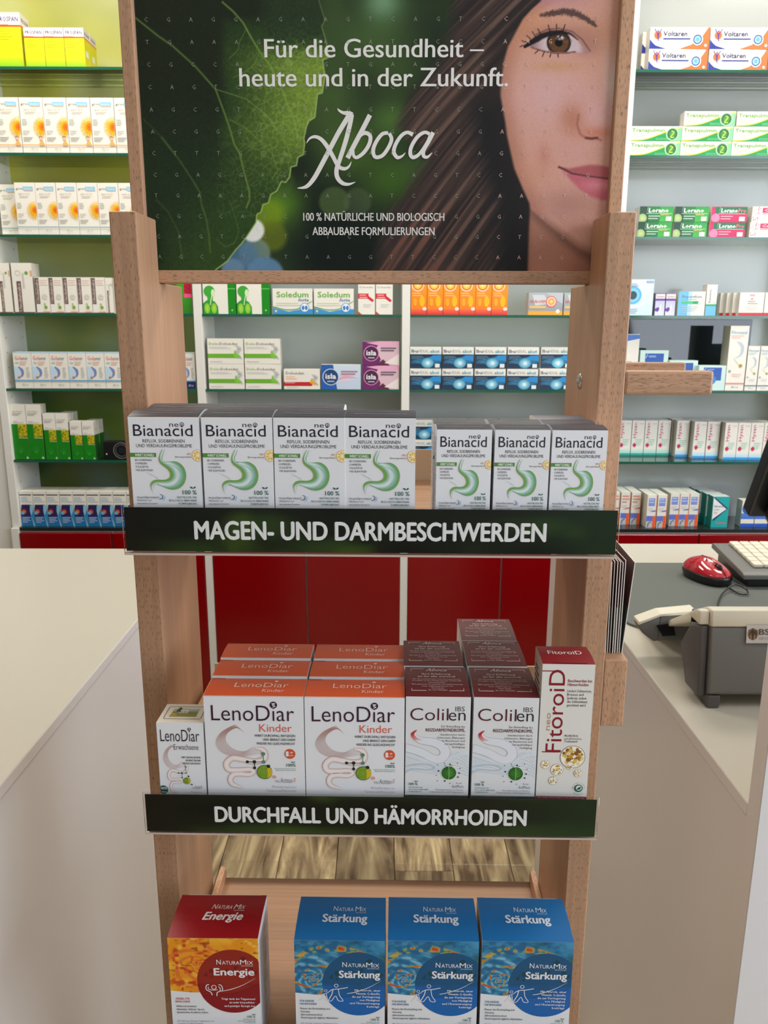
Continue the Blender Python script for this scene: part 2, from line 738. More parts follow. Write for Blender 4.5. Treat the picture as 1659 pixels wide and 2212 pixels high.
structure(box('ceiling', XW0, XW1, YW0, YW1, ZC_, ZC_+0.08, MAT['ceiling']))
structure(box('wall_back', XW0, XW1, YW1, YW1+0.1, 0, ZC_, MAT['wall']))
structure(box('wall_left', XW0-0.1, XW0, YW0, YW1, 0, ZC_, MAT['wall_warm']))
bm = bmesh.new()
for a in ((YW0, -1.6, 0, ZC_), (0.9, YW1, 0, ZC_), (-1.6, 0.9, 0, 0.9), (-1.6, 0.9, 2.8, ZC_)):
    add_box(bm, XW1, XW1+0.1, a[0], a[1], a[2], a[3])
structure(mesh_obj('wall_right', bm_mesh(bm, 'wall_right'), None, [MAT['wall']]))
bm = bmesh.new()
for a in ((XW0, -2.0, 0, ZC_), (2.3, XW1, 0, ZC_), (-2.0, 2.3, 0, 0.4), (-2.0, 2.3, 2.75, ZC_)):
    add_box(bm, a[0], a[1], YW0-0.1, YW0, a[2], a[3])
structure(mesh_obj('wall_front', bm_mesh(bm, 'wall_front'), None, [MAT['wall_warm']]))

lamp_m, nt, b = new_mat('lamp_diffuser')
b.inputs['Base Color'].default_value = (1, 1, 1, 1)
b.inputs['Emission Color'].default_value = (1.0, 0.95, 0.86, 1)
b.inputs['Emission Strength'].default_value = 2.0
for i, (lx, ly) in enumerate(CEILING_LAMPS):
    r = empty('ceiling_lamp', (lx, ly, ZC_-0.03))
    tag(r, 'flat white ceiling light panel over ' + ['the left shelves', 'the middle shelves', 'the right shelves',
        'the left counter', 'the right counter', 'the shop entrance'][i], 'lamp', 'ceiling light panels')
    bm = bmesh.new()
    for a in ((-.31, .31, -.31, -.29), (-.31, .31, .29, .31), (-.31, -.29, -.29, .29), (.29, .31, -.29, .29)):
        add_box(bm, a[0], a[1], a[2], a[3], -0.012, 0.03)
    mesh_obj('frame', bm_mesh(bm, 'frame'), r, [MAT['shelf_white']])
    box('diffuser', -.29, .29, -.29, .29, 0.0, 0.01, lamp_m, r)
    area_light('ceiling_lamp_light', (lx, ly, ZC_-0.05), (lx, ly, 0), 0.56, 0.56, LAMP_WATTS[i], (1.0, 0.93, 0.83))

# ------------------------------------------------------------------ wall shelving
POSTS = [-1.2995, -0.6175, 0.0812, 0.7820, 1.481]
PWD = 0.0135
SHELF_Z = [2.232, 1.981, 1.732, 1.481, 1.231, 0.984]
BASE_Z = 0.742
YF, YBK = 2.75, 2.962


def nature_material():
    """out-of-focus foliage photo printed on the back panel"""
    m, nt, b = new_mat('foliage_print')
    L = nt.links
    tc = nt.nodes.new('ShaderNodeTexCoord')
    sp = nt.nodes.new('ShaderNodeSeparateXYZ')
    L.new(tc.outputs['Object'], sp.inputs[0])
    n = nt.nodes.new('ShaderNodeTexNoise')
    n.inputs['Scale'].default_value = 4.2
    n.inputs['Detail'].default_value = 0.6
    L.new(tc.outputs['Object'], n.inputs['Vector'])
    mr = nt.nodes.new('ShaderNodeMapRange')
    mr.inputs['From Min'].default_value = 0.7
    mr.inputs['From Max'].default_value = 2.5
    L.new(sp.outputs['Z'], mr.inputs['Value'])
    r1 = nt.nodes.new('ShaderNodeValToRGB')
    e = r1.color_ramp.elements
    e[0].position, e[0].color = 0.0, C(40, 62, 22)
    e[1].position, e[1].color = 1.0, C(186, 184, 96)
    for p, c in ((0.22, (44, 84, 20)), (0.36, (110, 130, 76)), (0.5, (160, 166, 110)), (0.72, (196, 188, 66))):
        q = e.new(p)
        q.color = C(c)
    L.new(mr.outputs['Result'], r1.inputs['Fac'])
    r2 = nt.nodes.new('ShaderNodeValToRGB')
    e = r2.color_ramp.elements
    e[0].position, e[0].color = 0.3, C(60, 92, 20)
    e[1].position, e[1].color = 0.7, C(150, 166, 150)
    q = e.new(0.5)
    q.color = C(134, 140, 66)
    L.new(n.outputs['Fac'], r2.inputs['Fac'])
    mx = nt.nodes.new('ShaderNodeMixRGB')
    mx.inputs['Fac'].default_value = 0.42
    L.new(r1.outputs['Color'], mx.inputs['Color1'])
    L.new(r2.outputs['Color'], mx.inputs['Color2'])
    L.new(mx.outputs['Color'], b.inputs['Base Color'])
    b.inputs['Roughness'].default_value = 0.3
    return m


MAT['nature'] = nature_material()
structure(box('trim_1', -1.9, POSTS[0]-PWD-0.002, YF+0.012, YBK, 0.0, 2.7, MAT['shelf_white'], None, 0.001))
SHELF_LABEL = ['white wall shelf with glass boards before a blurred green leaf print, far left',
               'white wall shelf with glass boards behind the display stand, left of centre',
               'white wall shelf with glass boards behind the display stand, right of centre',
               'white wall shelf with glass boards above the right counter']
CAB_LABEL = ['glossy red cabinet under the green-backed shelf at far left',
             'glossy red cabinet seen through the stand, left of centre',
             'glossy red cabinet seen through the stand, right of centre',
             'glossy red cabinet behind the right counter with the mouse']


def upright(parent, xc, x0):
    o = box('upright', xc-PWD-x0, xc+PWD-x0, 0, YBK-YF, BASE_Z, 2.7, MAT['shelf_white'], parent, 0.001)
    return o


for i in range(4):
    xa, xb = POSTS[i]+PWD, POSTS[i+1]-PWD
    xm = (xa+xb)/2
    root = empty('wall_shelf', (xm, YF, 0))
    tag(root, SHELF_LABEL[i], 'shelf', 'wall shelves behind the counters')
    u = upright(root, POSTS[i], xm)
    if i == 0:
        bm = bmesh.new()
        for yy in (0.04, 0.17):
            for q in range(34):
                zz = 0.8+q*0.05
                res = bmesh.ops.create_circle(bm, cap_ends=True, radius=0.0026, segments=8)
                for v in res['verts']:
                    v.co = Vector((POSTS[0]+PWD-xm+0.0006, yy+v.co.x, zz+v.co.y))
        h = mesh_obj('peg_holes', bm_mesh(bm, 'peg_holes'), u, [MAT['grey_dark']])
        h['kind'] = 'stuff'
    if i == 3:
        upright(root, POSTS[4], xm)
    box('back_panel', xa-xm, xb-xm, YBK-YF-0.01, YBK-YF+0.02, BASE_Z, 2.7, MAT['nature'] if i == 0 else MAT['back_white'], root)
    for z in SHELF_Z:
        bm = bmesh.new()
        add_box(bm, xa-xm+0.001, xb-xm-0.001, 0.002, YBK-YF-0.012, z-0.0085, z)
        bm.normal_update()
        for f in bm.faces:
            f.material_index = 1 if f.normal.y < -0.5 else 0
        mesh_obj('glass_shelf', bm_mesh(bm, 'glass_shelf'), root, [MAT['glass'], MAT['glass_edge']])
    box('base_board', xa-xm, xb-xm, -0.006, YBK-YF-0.012, BASE_Z-0.012, BASE_Z, MAT['dark_base'], root)
    # cabinet below
    cab = empty('base_cabinet', (xm, YF, 0))
    tag(cab, CAB_LABEL[i], 'cabinet', 'red cabinets under the wall shelves')
    box('carcass', POSTS[i]-PWD-xm, POSTS[i+1]-PWD-xm-0.001, 0.004, YBK-YF, 0.08, BASE_Z-0.013, MAT['shelf_white'], cab)
    box('side_panel', POSTS[i]-PWD-xm, POSTS[i]+PWD-xm, -0.014, 0.004, 0.08, BASE_Z-0.001, MAT['shelf_white'], cab, 0.001)
    box('plinth', POSTS[i]-PWD-xm, POSTS[i+1]-PWD-xm-0.001, 0.04, YBK-YF, 0.0, 0.08, MAT['grey_dark'], cab)
    for a, c in ((xa+0.002, xm-0.0025), (xm+0.0025, xb-0.002)):
        box('door', a-xm, c-xm, -0.016, 0.003, 0.085, BASE_Z-0.018, MAT['red'], cab, 0.0015)

pn = box('reflection_panel', 0.80, 1.335, YBK-0.0165, YBK-0.0105, 1.2335, 1.470, MAT['dark_glass'], None, 0.001)  # added dark glossy slab, stands in for the shop mirrored in the back panel
tag(pn, 'added dark panel standing in for a shelf-back reflection behind the wooden side rails', 'panel')

# ------------------------------------------------------------------ the two sales counters
CNT_Z = 0.95


def counter(side):
    if side == 'l':
        x0, x1, yb, raised = -1.75, -0.4225, 1.749, 0.931
        edge = x1
    else:
        x0, x1, yb, raised = 0.395, 1.75, 1.803, 1.26
        edge = x0
    s = -1 if side == 'l' else 1
    root = empty('sales_counter', ((x0+x1)/2, 1.2, 0))
    cx, cy = (x0+x1)/2, 1.2
    tag(root, 'white sales counter left of the display stand, bare cream top' if side == 'l' else
        'white sales counter right of the display stand carrying mouse, keyboard and card reader', 'counter', 'white sales counters')
    bm = bmesh.new()
    add_box(bm, x0-cx, x1-cx, 0.760-cy, yb-cy, CNT_Z-0.017, CNT_Z, 0.002, 0, 2)
    bm.normal_update()
    for f in bm.faces:
        f.material_index = 0 if f.normal.z > 0.7 else 1
    mesh_obj('worktop', bm_mesh(bm, 'worktop'), root, [MAT['laminate'], MAT['laminate_side']])
    xs = edge + s*0.003
    box('side_panel', min(xs, xs+s*0.02)-cx, max(xs, xs+s*0.02)-cx, 0.7625-cy, yb-0.01-cy, 0.0, CNT_Z-0.0175, MAT['laminate_side'], root, 0.0008)
    xi = edge + s*0.024
    box('carcass', min(xi, xi+s*1.25)-cx, max(xi, xi+s*1.25)-cx, 0.7635-cy, yb-0.03-cy, 0.0, CNT_Z-0.018, MAT['black_gap'], root)
    xf = edge - s*0.001
    box('front_panel', min(xf, xf+s*1.32)-cx, max(xf, xf+s*1.32)-cx, 0.733-cy, 0.7585-cy, 0.0, raised, MAT['laminate_side'], root, 0.001)
    return root


counter('l')
counter('r')

# ------------------------------------------------------------------ the beech display stand
PSI = math.radians(1.1)


def frS(u, v, z):
    c, s = math.cos(PSI), math.sin(PSI)
    return Vector((c*u+s*v, -s*u+c*v, z))


SU, SV = -0.0225, 0.77          # centre of the stand in its own axes
stand = empty('display_stand', frS(SU, SV, 0), -PSI)
tag(stand, 'beech wood floor display stand with poster top and three shelves between the counters', 'stand')

UL0, UL1, UR0, UR1 = -0.2418, -0.2188, 0.1742, 0.1973
VF, VB = 0.700, 0.835


def sprism(name, prof, u0, u1, mat, parent=stand, bevel=0.0012):
    return prism(name, [(v-SV, z) for v, z in prof], 'x', u0-SU, u1-SU, mat, parent, bevel, seg=2)


def sbox(name, u0, u1, v0, v1, z0, z1, mat, parent=stand, bevel=0.0):
    return box(name, u0-SU, u1-SU, v0-SV, v1-SV, z0, z1, mat, parent, bevel, 2)


post_prof = [(VF, 0.0), (VF, 1.541), (0.7565, 1.541), (0.7565, 1.4862), (VB, 1.4862), (VB, 0.0)]
sprism('post', post_prof, UL0, UL1, MAT['wood_z'])
pr = sprism('post', post_prof, UR0, UR1, MAT['wood_z'])
# barrel bolt in the right post
bm = bmesh.new()
bmesh.ops.create_uvsphere(bm, u_segments=20, v_segments=10, radius=0.0075)
for v in bm.verts:
    v.co = Vector((v.co.x*0.35, v.co.y, v.co.z*1.05))
bo = mesh_obj('bolt', bm_mesh(bm, 'bolt', True), pr, [MAT['steel']])
bo.location = (UR0-SU-0.0002, 0.769-SV, 1.398)
sbox('foot_plate', UL0, UR1, VF-0.04, VB+0.06, 0.0, 0.018, MAT['wood_x'], bevel=0.002)
sbox('cross_rail', UL1+0.0003, UR0-0.0003, VB-0.03, VB-0.01, 0.2, 0.27, MAT['wood_x'], bevel=0.001)

# poster frame
PU0, PU1, PZ0, PZ1 = -0.2405, 0.1993, 1.4862, 1.87
FW = 0.0117
PVF = 0.757
frame = sbox('frame_rail', PU0, PU1, PVF, PVF+0.02, PZ0, PZ0+0.0112, MAT['wood_x'], bevel=0.0008)
sbox('frame_rail', PU0, PU1, PVF, PVF+0.02, PZ1-0.0117, PZ1, MAT['wood_x'], bevel=0.0008)
sbox('frame_stile', PU0, PU0+FW, PVF, PVF+0.02, PZ0+0.0113, PZ1-0.0118, MAT['wood_z'], bevel=0.0008)
sbox('frame_stile', PU1-FW, PU1, PVF, PVF+0.02, PZ0+0.0113, PZ1-0.0118, MAT['wood_z'], bevel=0.0008)
panel = sbox('poster_panel', PU0+FW+0.0002, PU1-FW-0.0002, PVF+0.0065, PVF+0.012, PZ0+0.0114, PZ1-0.0119, MAT['shelf_white'])

# trays
TRAY_U0, TRAY_U1, TRAY_V0, TRAY_V1 = -0.2135, 0.1738, 0.6085, 0.854
TRAY_Z = [1.284, 1.0326, 0.7812]
for i, z in enumerate(TRAY_Z):
    t = sbox('tray', TRAY_U0, TRAY_U1, TRAY_V0, TRAY_V1, z-0.009, z, MAT['wood_x'], bevel=0.0006)
    for u0, u1 in ((TRAY_U0, TRAY_U0+0.0065), (TRAY_U1-0.0065, TRAY_U1)):
        # side lips only where no carton stands against them, behind the front row
        sbox('side_lip', u0, u1, 0.712, TRAY_V1, z+0.0001, z+0.016, MAT['wood_light'], t, 0.0006)
    if i == 2:
        sbox('back_stop', TRAY_U0+0.004, TRAY_U1-0.004, TRAY_V1+0.0005, TRAY_V1+0.003, z-0.008, z+0.022, MAT['acrylic'], t)
    else:
        sbox('back_stop', TRAY_U0+0.004, TRAY_U1-0.004, TRAY_V1+0.0005, TRAY_V1+0.003, z-0.008, z+0.034, MAT['acrylic_beige'], t, 0.0005)


# ------------------------------------------------------------------ poster artwork
def vnoise(x, y, seed=0):
    """smooth value noise on arrays"""
    r = np.random.default_rng(seed)
    T = r.random((64, 64))
    xi, yi = np.floor(x).astype(int), np.floor(y).astype(int)
    fx, fy = x-xi, y-yi
    fx, fy = fx*fx*(3-2*fx), fy*fy*(3-2*fy)
    a, b = T[yi % 64, xi % 64], T[yi % 64, (xi+1) % 64]
    c, d = T[(yi+1) % 64, xi % 64], T[(yi+1) % 64, (xi+1) % 64]
    return (a*(1-fx)+b*fx)*(1-fy) + (c*(1-fx)+d*fx)*fy


def sstep(a, b, x):
    t = np.clip((x-a)/(b-a), 0, 1)
    return t*t*(3-2*t)


def segdist(x, y, pts):
    """distance to a polyline and position along it (0..1)"""
    D = np.full(x.shape, 1e9)
    S = np.zeros(x.shape)
    n = len(pts)-1
    for i in range(n):
        ax, ay = pts[i]
        bx, by = pts[i+1]
        dx, dy = bx-ax, by-ay
        t = np.clip(((x-ax)*dx+(y-ay)*dy)/(dx*dx+dy*dy+1e-9), 0, 1)
        d = np.hypot(x-ax-t*dx, y-ay-t*dy)
        m = d < D
        D[m] = d[m]
        S[m] = (i+t[m])/n
    return D, S


def inpoly(x, y, pts, soft=2.0):
    ins = np.zeros(x.shape, bool)
    n = len(pts)
    for i in range(n):
        x0, y0 = pts[i]
        x1, y1 = pts[(i+1) % n]
        c = ((y0 > y) != (y1 > y))
        with np.errstate(divide='ignore', invalid='ignore'):
            xx = (x1-x0)*(y-y0)/(y1-y0+1e-12)+x0
        ins ^= c & (x < xx)
    d, _ = segdist(x, y, list(pts)+[pts[0]])
    sd = np.where(ins, d, -d)
    return np.clip(0.5+sd/(2*soft), 0, 1)


def mixc(img, col, a):
    a = np.clip(a, 0, 1)[:, None]
    return img*(1-a)+np.array(col, float)[None, :]*a


LEAF_EDGE = [(640, -900), (690, -260), (694, -120), (690, -40), (693.6, 0), (706, 41), (699, 54), (707, 81), (714, 122), (701, 127), (706, 163), (700, 199),
             (689.5, 202), (684, 252), (671, 260), (666, 271), (660, 298), (662, 306), (659, 333), (647, 339), (644, 357),
             (632, 360), (629, 382), (620, 394), (611, 392), (601, 412), (588, 420), (583, 438), (571, 442), (567, 458),
             (558, 463), (556, 480), (544, 499), (533, 515), (525, 526), (511, 541), (493, 565), (468, 584), (455, 600)]


def paint_poster(x, y):
    """colours (sRGB) of the advert: a leaf at left, blurred greenery, half of a woman's face at right"""
    n = len(x)
    img = np.tile(np.array([36., 50., 30.]), (n, 1))
    big = vnoise(x/90, y/90, 3)
    img = mixc(img, (62, 84, 44), sstep(0.45, 0.85, big)*0.8)
    img = mixc(img, (22, 30, 24), sstep(0.5, 0.2, big)*0.6)

    def glow(cx, cy, r, col, a):
        nonlocal img
        img = mixc(img, col, a*np.exp(-(((x-cx)**2+(y-cy)**2)/(r*r))))

    def disc(cx, cy, r, col, a, soft=5):
        nonlocal img
        img = mixc(img, col, a*sstep(r+soft, r-soft, np.hypot(x-cx, y-cy)))
    glow(820, 60, 95, (70, 98, 50), 0.8)
    glow(830, 0, 40, (120, 160, 120), 0.9)
    glow(760, 320, 60, (84, 120, 44), 0.8)
    glow(720, 200, 70, (72, 98, 46), 0.7)
    glow(850, 255, 48, (84, 122, 50), 0.8)
    glow(840, 395, 60, (76, 116, 32), 0.85)
    glow(860, 150, 60, (70, 96, 44), 0.6)
    glow(800, 550, 130, (16, 26, 20), 0.95)
    glow(700, 545, 90, (14, 24, 20), 0.9)
    disc(725, 435, 33, (82, 104, 56), 0.75)
    disc(775, 435, 30, (88, 104, 70), 0.5)
    disc(600, 390, 38, (64, 78, 44), 0.5)
    glow(610, 440, 45, (88, 132, 36), 0.9)
    disc(582, 462, 34, (128, 158, 28), 0.8, 16)
    disc(590, 510, 32, (104, 116, 30), 0.8, 8)
    disc(552, 548, 34, (120, 144, 128), 0.9)
    disc(520, 556, 40, (86, 124, 158), 0.8, 16)
    disc(548, 497, 25, (238, 238, 228), 1.0, 4)
    disc(574, 597, 42, (98, 138, 172), 0.95)
    disc(505, 585, 26, (108, 140, 166), 0.9)
    # leaf
    ex = np.interp(y, [p[1] for p in LEAF_EDGE], [p[0] for p in LEAF_EDGE])
    poly = LEAF_EDGE + [(200, 620), (200, -900)]
    lm = inpoly(x, y, poly, 1.0)
    lit = sstep(470, 690, x+0.25*np.abs(y-215))*sstep(60, 150, y)*sstep(430, 250, y)
    lit2 = sstep(250, 30, ex-x)*sstep(20, 120, y)*0.6
    leaf = np.tile(np.array([30., 38., 24.]), (n, 1))
    tex = vnoise(x/3.2, y/3.2, 5)
    leaf = mixc(leaf, (34, 52, 30), sstep(150, 400, y)*0.8)
    leaf = mixc(leaf, (40, 64, 30), sstep(470, 500, x)*sstep(330, 300, x*0+y)*0.8*sstep(20, 60, y))
    leaf = mixc(leaf, (58, 88, 34), lit2)
    leaf = mixc(leaf, (124, 150, 54), lit*0.95)
    leaf = mixc(leaf, (40, 58, 34), sstep(545, 600, x)*sstep(110, 70, y)*0.9)
    vor = np.zeros(n)
    sel = (x > 470) & (lm > 0.2) & (y > 20) & (y < 470)
    r = np.random.default_rng(4)
    sp = np.stack([r.uniform(460, 730, 700), r.uniform(10, 480, 700)], 1)
    xs, ys = x[sel], y[sel]
    v = np.zeros(len(xs))
    for i0 in range(0, len(xs), 20000):
        dd = np.hypot(xs[i0:i0+20000, None]-sp[None, :, 0], ys[i0:i0+20000, None]-sp[None, :, 1])
        dd.partition(1, axis=1)
        v[i0:i0+20000] = sstep(2.2, 0.4, dd[:, 1]-dd[:, 0])
    vor[sel] = v
    fade = np.clip(lit+lit2*0.8, 0, 1)
    leaf = mixc(leaf, (150, 178, 92), vor*fade*0.42)
    leaf *= (0.9+0.2*tex)[:, None]
    veins = [([(283, 26), (340, 72), (373, 95), (423, 140), (467, 190), (485, 238), (497, 272), (507, 308), (520, 332), (530, 375), (540, 410), (541, 430), (534, 448)], 2.6, 0.6),
             ([(482, 0), (505, 20), (527, 45), (545, 78), (563, 108), (588, 142), (605, 178), (618, 208), (628, 232), (640, 262), (645, 300)], 2.4, 0.75),
             ([(467, 190), (500, 200), (535, 212), (575, 245), (600, 275), (618, 300), (632, 340)], 1.6, 0.6),
             ([(497, 256), (530, 272), (560, 300), (590, 330), (602, 368), (590, 384)], 1.6, 0.5),
             ([(588, 142), (620, 145), (650, 155), (672, 172)], 1.5, 0.55),
             ([(563, 108), (552, 135), (530, 153), (505, 165)], 1.4, 0.5),
             ([(533, 62), (520, 85), (516, 105), (498, 122)], 1.3, 0.45),
             ([(628, 218), (655, 225), (668, 235)], 1.4, 0.5),
             ([(640, 262), (656, 268), (660, 255)], 1.4, 0.5),
             ([(585, 215), (560, 225), (545, 240)], 1.2, 0.4), ([(605, 245), (620, 252), (640, 240)], 1.2, 0.4),
             ([(350, 295), (385, 340), (415, 385), (433, 415), (436, 440), (447, 475), (452, 505), (455, 545)], 3.0, 0.3),
             ([(338, 430), (365, 460), (385, 500), (395, 560)], 3.0, 0.16),
             ([(498, 435), (510, 470), (517, 500), (508, 525), (488, 533), (470, 518)], 1.6, 0.3),
             ([(310, 255), (345, 290), (380, 335)], 2.4, 0.18), ([(530, 350), (500, 375), (470, 385)], 1.4, 0.22)]
    for pts, w, a in veins:
        d, _ = segdist(x, y, pts)
        leaf = mixc(leaf, (128, 160, 70), sstep(w, w*0.35, d)*a)
    de, _ = segdist(x, y, LEAF_EDGE)
    leaf = mixc(leaf, (168, 196, 110), sstep(4.2, 0.8, de)*(0.35+0.6*sstep(0, 200, y)))
    img = img*(1-lm[:, None])+leaf*lm[:, None]
    # hair
    hl = [(985, -260), (985, 0), (980, 60), (965, 110), (940, 150), (905, 190), (884, 230), (868, 268), (890, 300), (915, 315), (930, 345), (905, 382),
          (884, 420), (850, 450), (836, 480), (826, 530), (812, 600)]
    face_edge = [(1200, -260), (1178, -60), (1170, 0), (1150, 18), (1132, 38), (1116, 68), (1100, 98), (1091, 130), (1085, 175), (1084, 205), (1094, 260),
                 (1098, 290), (1104, 318), (1114, 362), (1132, 405), (1147, 438), (1148, 450), (1146, 490), (1143, 600)]
    hx = np.interp(y, [p[1] for p in hl], [p[0] for p in hl])
    fx = np.interp(y, [p[1] for p in face_edge], [p[0] for p in face_edge])
    hm = sstep(-26, 18, x-hx+14*(vnoise(x/9+y/13, y/40, 8)-0.5))
    q1 = x*0.72+y*0.86
    q2 = x*0.86+y*0.52
    q = x*0.8+y*0.68+22*np.sin(y/170.0)
    st = 0.55*vnoise(q/5.0, y/160, 21)+0.45*vnoise(q/13.0, y/240+3, 22)
    hair = np.tile(np.array([66., 52., 47.]), (n, 1))
    hair = mixc(hair, (118, 92, 80), sstep(0.5, 0.85, st)*0.8)
    hair = mixc(hair, (38, 32, 32), sstep(0.5, 0.2, st)*0.8)
    hair = mixc(hair, (120, 76, 62), sstep(380, 540, y)*sstep(1050, 900, x)*sstep(0.45, 0.8, st)*0.8)
    hair = mixc(hair, (27, 28, 30), sstep(105, 30, fx-x)*sstep(150, 260, y))
    hair = mixc(hair, (40, 34, 34), sstep(60, 10, fx-x)*0.6)
    img = img*(1-hm[:, None])+hair*hm[:, None]
    # face
    fm = sstep(-4, 4, x-fx)
    sk = np.tile(np.array([214., 160., 142.]), (n, 1))
    sk = mixc(sk, (178, 118, 94), sstep(46, 0, x-fx)*0.75)
    sk = mixc(sk, (214, 150, 112), 0.7*np.exp(-(((x-1160)/70)**2+((y-60)/50)**2)))
    sk = mixc(sk, (196, 138, 104), 0.6*np.exp(-(((x-1290)/50)**2+((y-75)/45)**2)))
    sk = mixc(sk, (186, 132, 148), 0.8*sstep(30, -20, y)*sstep(1330, 1200, x))
    sk = mixc(sk, (220, 172, 168), 0.85*np.exp(-(((x-1190)/75)**2+((y-205)/70)**2)))
    sk = mixc(sk, (204, 152, 104), 0.6*np.exp(-(((x-1205)/55)**2+((y-142)/12)**2)))
    sk = mixc(sk, (232, 222, 216), 0.85*sstep(1292, 1336, x)*np.exp(-(((y-190)/75)**2)))
    sk = mixc(sk, (222, 172, 168), 0.8*np.exp(-(((x-1290)/42)**2+((y-245)/40)**2)))
    sk = mixc(sk, (184, 116, 88), 0.7*np.exp(-(((x-1238)/26)**2+((y-255)/34)**2)))
    sk = mixc(sk, (206, 128, 102), 0.8*np.exp(-(((x-1290)/40)**2+((y-285)/14)**2)))
    sk = mixc(sk, (214, 160, 150), 0.7*np.exp(-(((x-1240)/45)**2+((y-325)/25)**2)))
    sk = mixc(sk, (192, 120, 104), 0.5*np.exp(-(((x-1178)/14)**2+((y-335)/26)**2)))
    sk = mixc(sk, (210, 148, 124), 0.6*np.exp(-(((x-1160)/36)**2+((y-375)/36)**2)))
    sk = mixc(sk, (168, 118, 106), 0.6*np.exp(-(((x-1230)/70)**2+((y-440)/34)**2)))
    jaw = [(1150, 448), (1172, 468), (1200, 490), (1228, 512), (1255, 532), (1285, 546), (1340, 552)]
    jy = np.interp(x, [p[0] for p in jaw], [p[1] for p in jaw])
    nk = sstep(-3, 8, y-jy)
    neck = np.tile(np.array([178., 124., 104.]), (n, 1))
    neck = mixc(neck, (124, 86, 74), sstep(34, 2, y-jy)*0.85)
    neck = mixc(neck, (150, 100, 84), sstep(14, 0, x-fx)*0.5)
    sk = sk*(1-nk[:, None])+neck*nk[:, None]
    sk = mixc(sk, (150, 104, 90), sstep(18, 0, np.abs(y-jy))*sstep(1150, 1190, x)*0.5)
    # brow
    d, s = segdist(x, y, [(1170, 31), (1198, 26), (1220, 22), (1245, 27), (1268, 38), (1290, 55)])
    th = 9.5*np.sin(np.pi*np.clip(s*0.86+0.1, 0, 1))**0.7+1
    hairy = vnoise(x/2.2+y/5, y/4, 31)
    sk = mixc(sk, (74, 54, 52), sstep(th, th*0.35, d+5*(hairy-0.5))*0.85)
    # eye
    sk = mixc(sk, (150, 100, 92), 0.55*np.exp(-(((x-1205)/62)**2+((y-70)/17)**2)))
    sk = mixc(sk, (160, 110, 104), 0.5*np.exp(-(((x-1270)/26)**2+((y-95)/24)**2)))
    d, s = segdist(x, y, [(1160, 72), (1185, 61), (1210, 59), (1238, 66), (1260, 84), (1276, 108)])
    sk = mixc(sk, (96, 66, 66), sstep(2.6, 0.6, d)*0.7)
    eye = [(1142, 98), (1156, 86), (1174, 74), (1194, 68), (1214, 66), (1232, 71), (1248, 84), (1262, 100), (1274, 112), (1258, 112),
           (1240, 109), (1222, 110), (1202, 111), (1182, 107), (1162, 101)]
    em = inpoly(x, y, eye, 1.2)
    ey = np.tile(np.array([214., 190., 192.]), (n, 1))
    ey = mixc(ey, (168, 128, 130), sstep(1180, 1150, x))
    ey = mixc(ey, (176, 128, 124), sstep(1248, 1270, x))
    ri = np.hypot(x-1209, (y-90)/1.0)
    iris = np.tile(np.array([98., 66., 40.]), (n, 1))
    ang = np.arctan2(y-90, x-1209)
    iris = mixc(iris, (146, 98, 56), sstep(0.5, 0.9, vnoise(ang*9+40, ri/9, 33))*0.6)
    iris = mixc(iris, (34, 26, 24), sstep(18, 26, ri))
    iris = mixc(iris, (38, 30, 28), sstep(84, 70, y)*0.8)
    iris = mixc(iris, (12, 10, 10), sstep(9.5, 7.5, ri))
    iris = mixc(iris, (222, 224, 232), sstep(7, 3, np.hypot((x-1212)/1.6, (y-79)))*(vnoise(x/2.2, y/2.2, 35) > 0.45)*0.9)
    im = sstep(27, 25, ri)
    ey = ey*(1-im[:, None])+iris*im[:, None]
    sk = sk*(1-em[:, None])+ey*em[:, None]
    d, s = segdist(x, y, [(1136, 99), (1152, 88), (1172, 76), (1192, 69), (1214, 66), (1234, 71), (1250, 84)])
    wl = np.interp(s, [0, 0.25, 0.5, 0.75, 1], [4, 9, 7, 3.5, 1.5])
    sk = mixc(sk, (24, 20, 22), sstep(wl, wl*0.45, d)*0.95)
    d, s = segdist(x, y, [(1150, 100), (1175, 108), (1202, 113), (1226, 112), (1244, 110)])
    sk = mixc(sk, (92, 60, 60), sstep(2.6, 0.8, d)*0.7)
    for (a, b2) in [((1140, 94), (1126, 98)), ((1143, 90), (1130, 86)), ((1150, 84), (1140, 74)), ((1160, 78), (1152, 66)), ((1170, 72), (1164, 60)),
                    ((1190, 66), (1186, 51)), ((1204, 64), (1204, 50)), ((1218, 65), (1222, 51)), ((1165, 106), (1158, 113)), ((1178, 110), (1174, 119)),
                    ((1192, 113), (1190, 121)), ((1207, 114), (1208, 122))]:
        d, s = segdist(x, y, [a, b2])
        sk = mixc(sk, (30, 24, 26), sstep(1.7, 0.5, d)*0.9)
    # nostril, nose outline
    d, s = segdist(x, y, [(1252, 246), (1249, 268), (1256, 288), (1268, 296), (1290, 296), (1300, 301)])
    sk = mixc(sk, (156, 92, 80), sstep(4.5, 0.6, d)*0.6)
    d, s = segdist(x, y, [(1268, 296), (1280, 298), (1292, 296)])
    sk = mixc(sk, (96, 52, 48), sstep(4.0, 1.0, d)*0.85)
    # mouth
    up_lip = [(1212, 360), (1232, 362), (1254, 358), (1276, 354), (1298, 355), (1330, 362), (1330, 386), (1300, 381), (1262, 376), (1236, 372)]
    lo_lip = [(1218, 366), (1236, 374), (1262, 378), (1300, 383), (1330, 388), (1330, 431), (1304, 431), (1276, 421), (1254, 406), (1236, 388)]
    a = inpoly(x, y, lo_lip, 3.0)
    sk = mixc(sk, (196, 98, 112), a*0.9)
    sk = mixc(sk, (226, 146, 150), 0.8*a*np.exp(-(((x-1300)/36)**2+((y-398)/12)**2)))
    a = inpoly(x, y, up_lip, 3.0)
    sk = mixc(sk, (176, 84, 92), a*0.85)
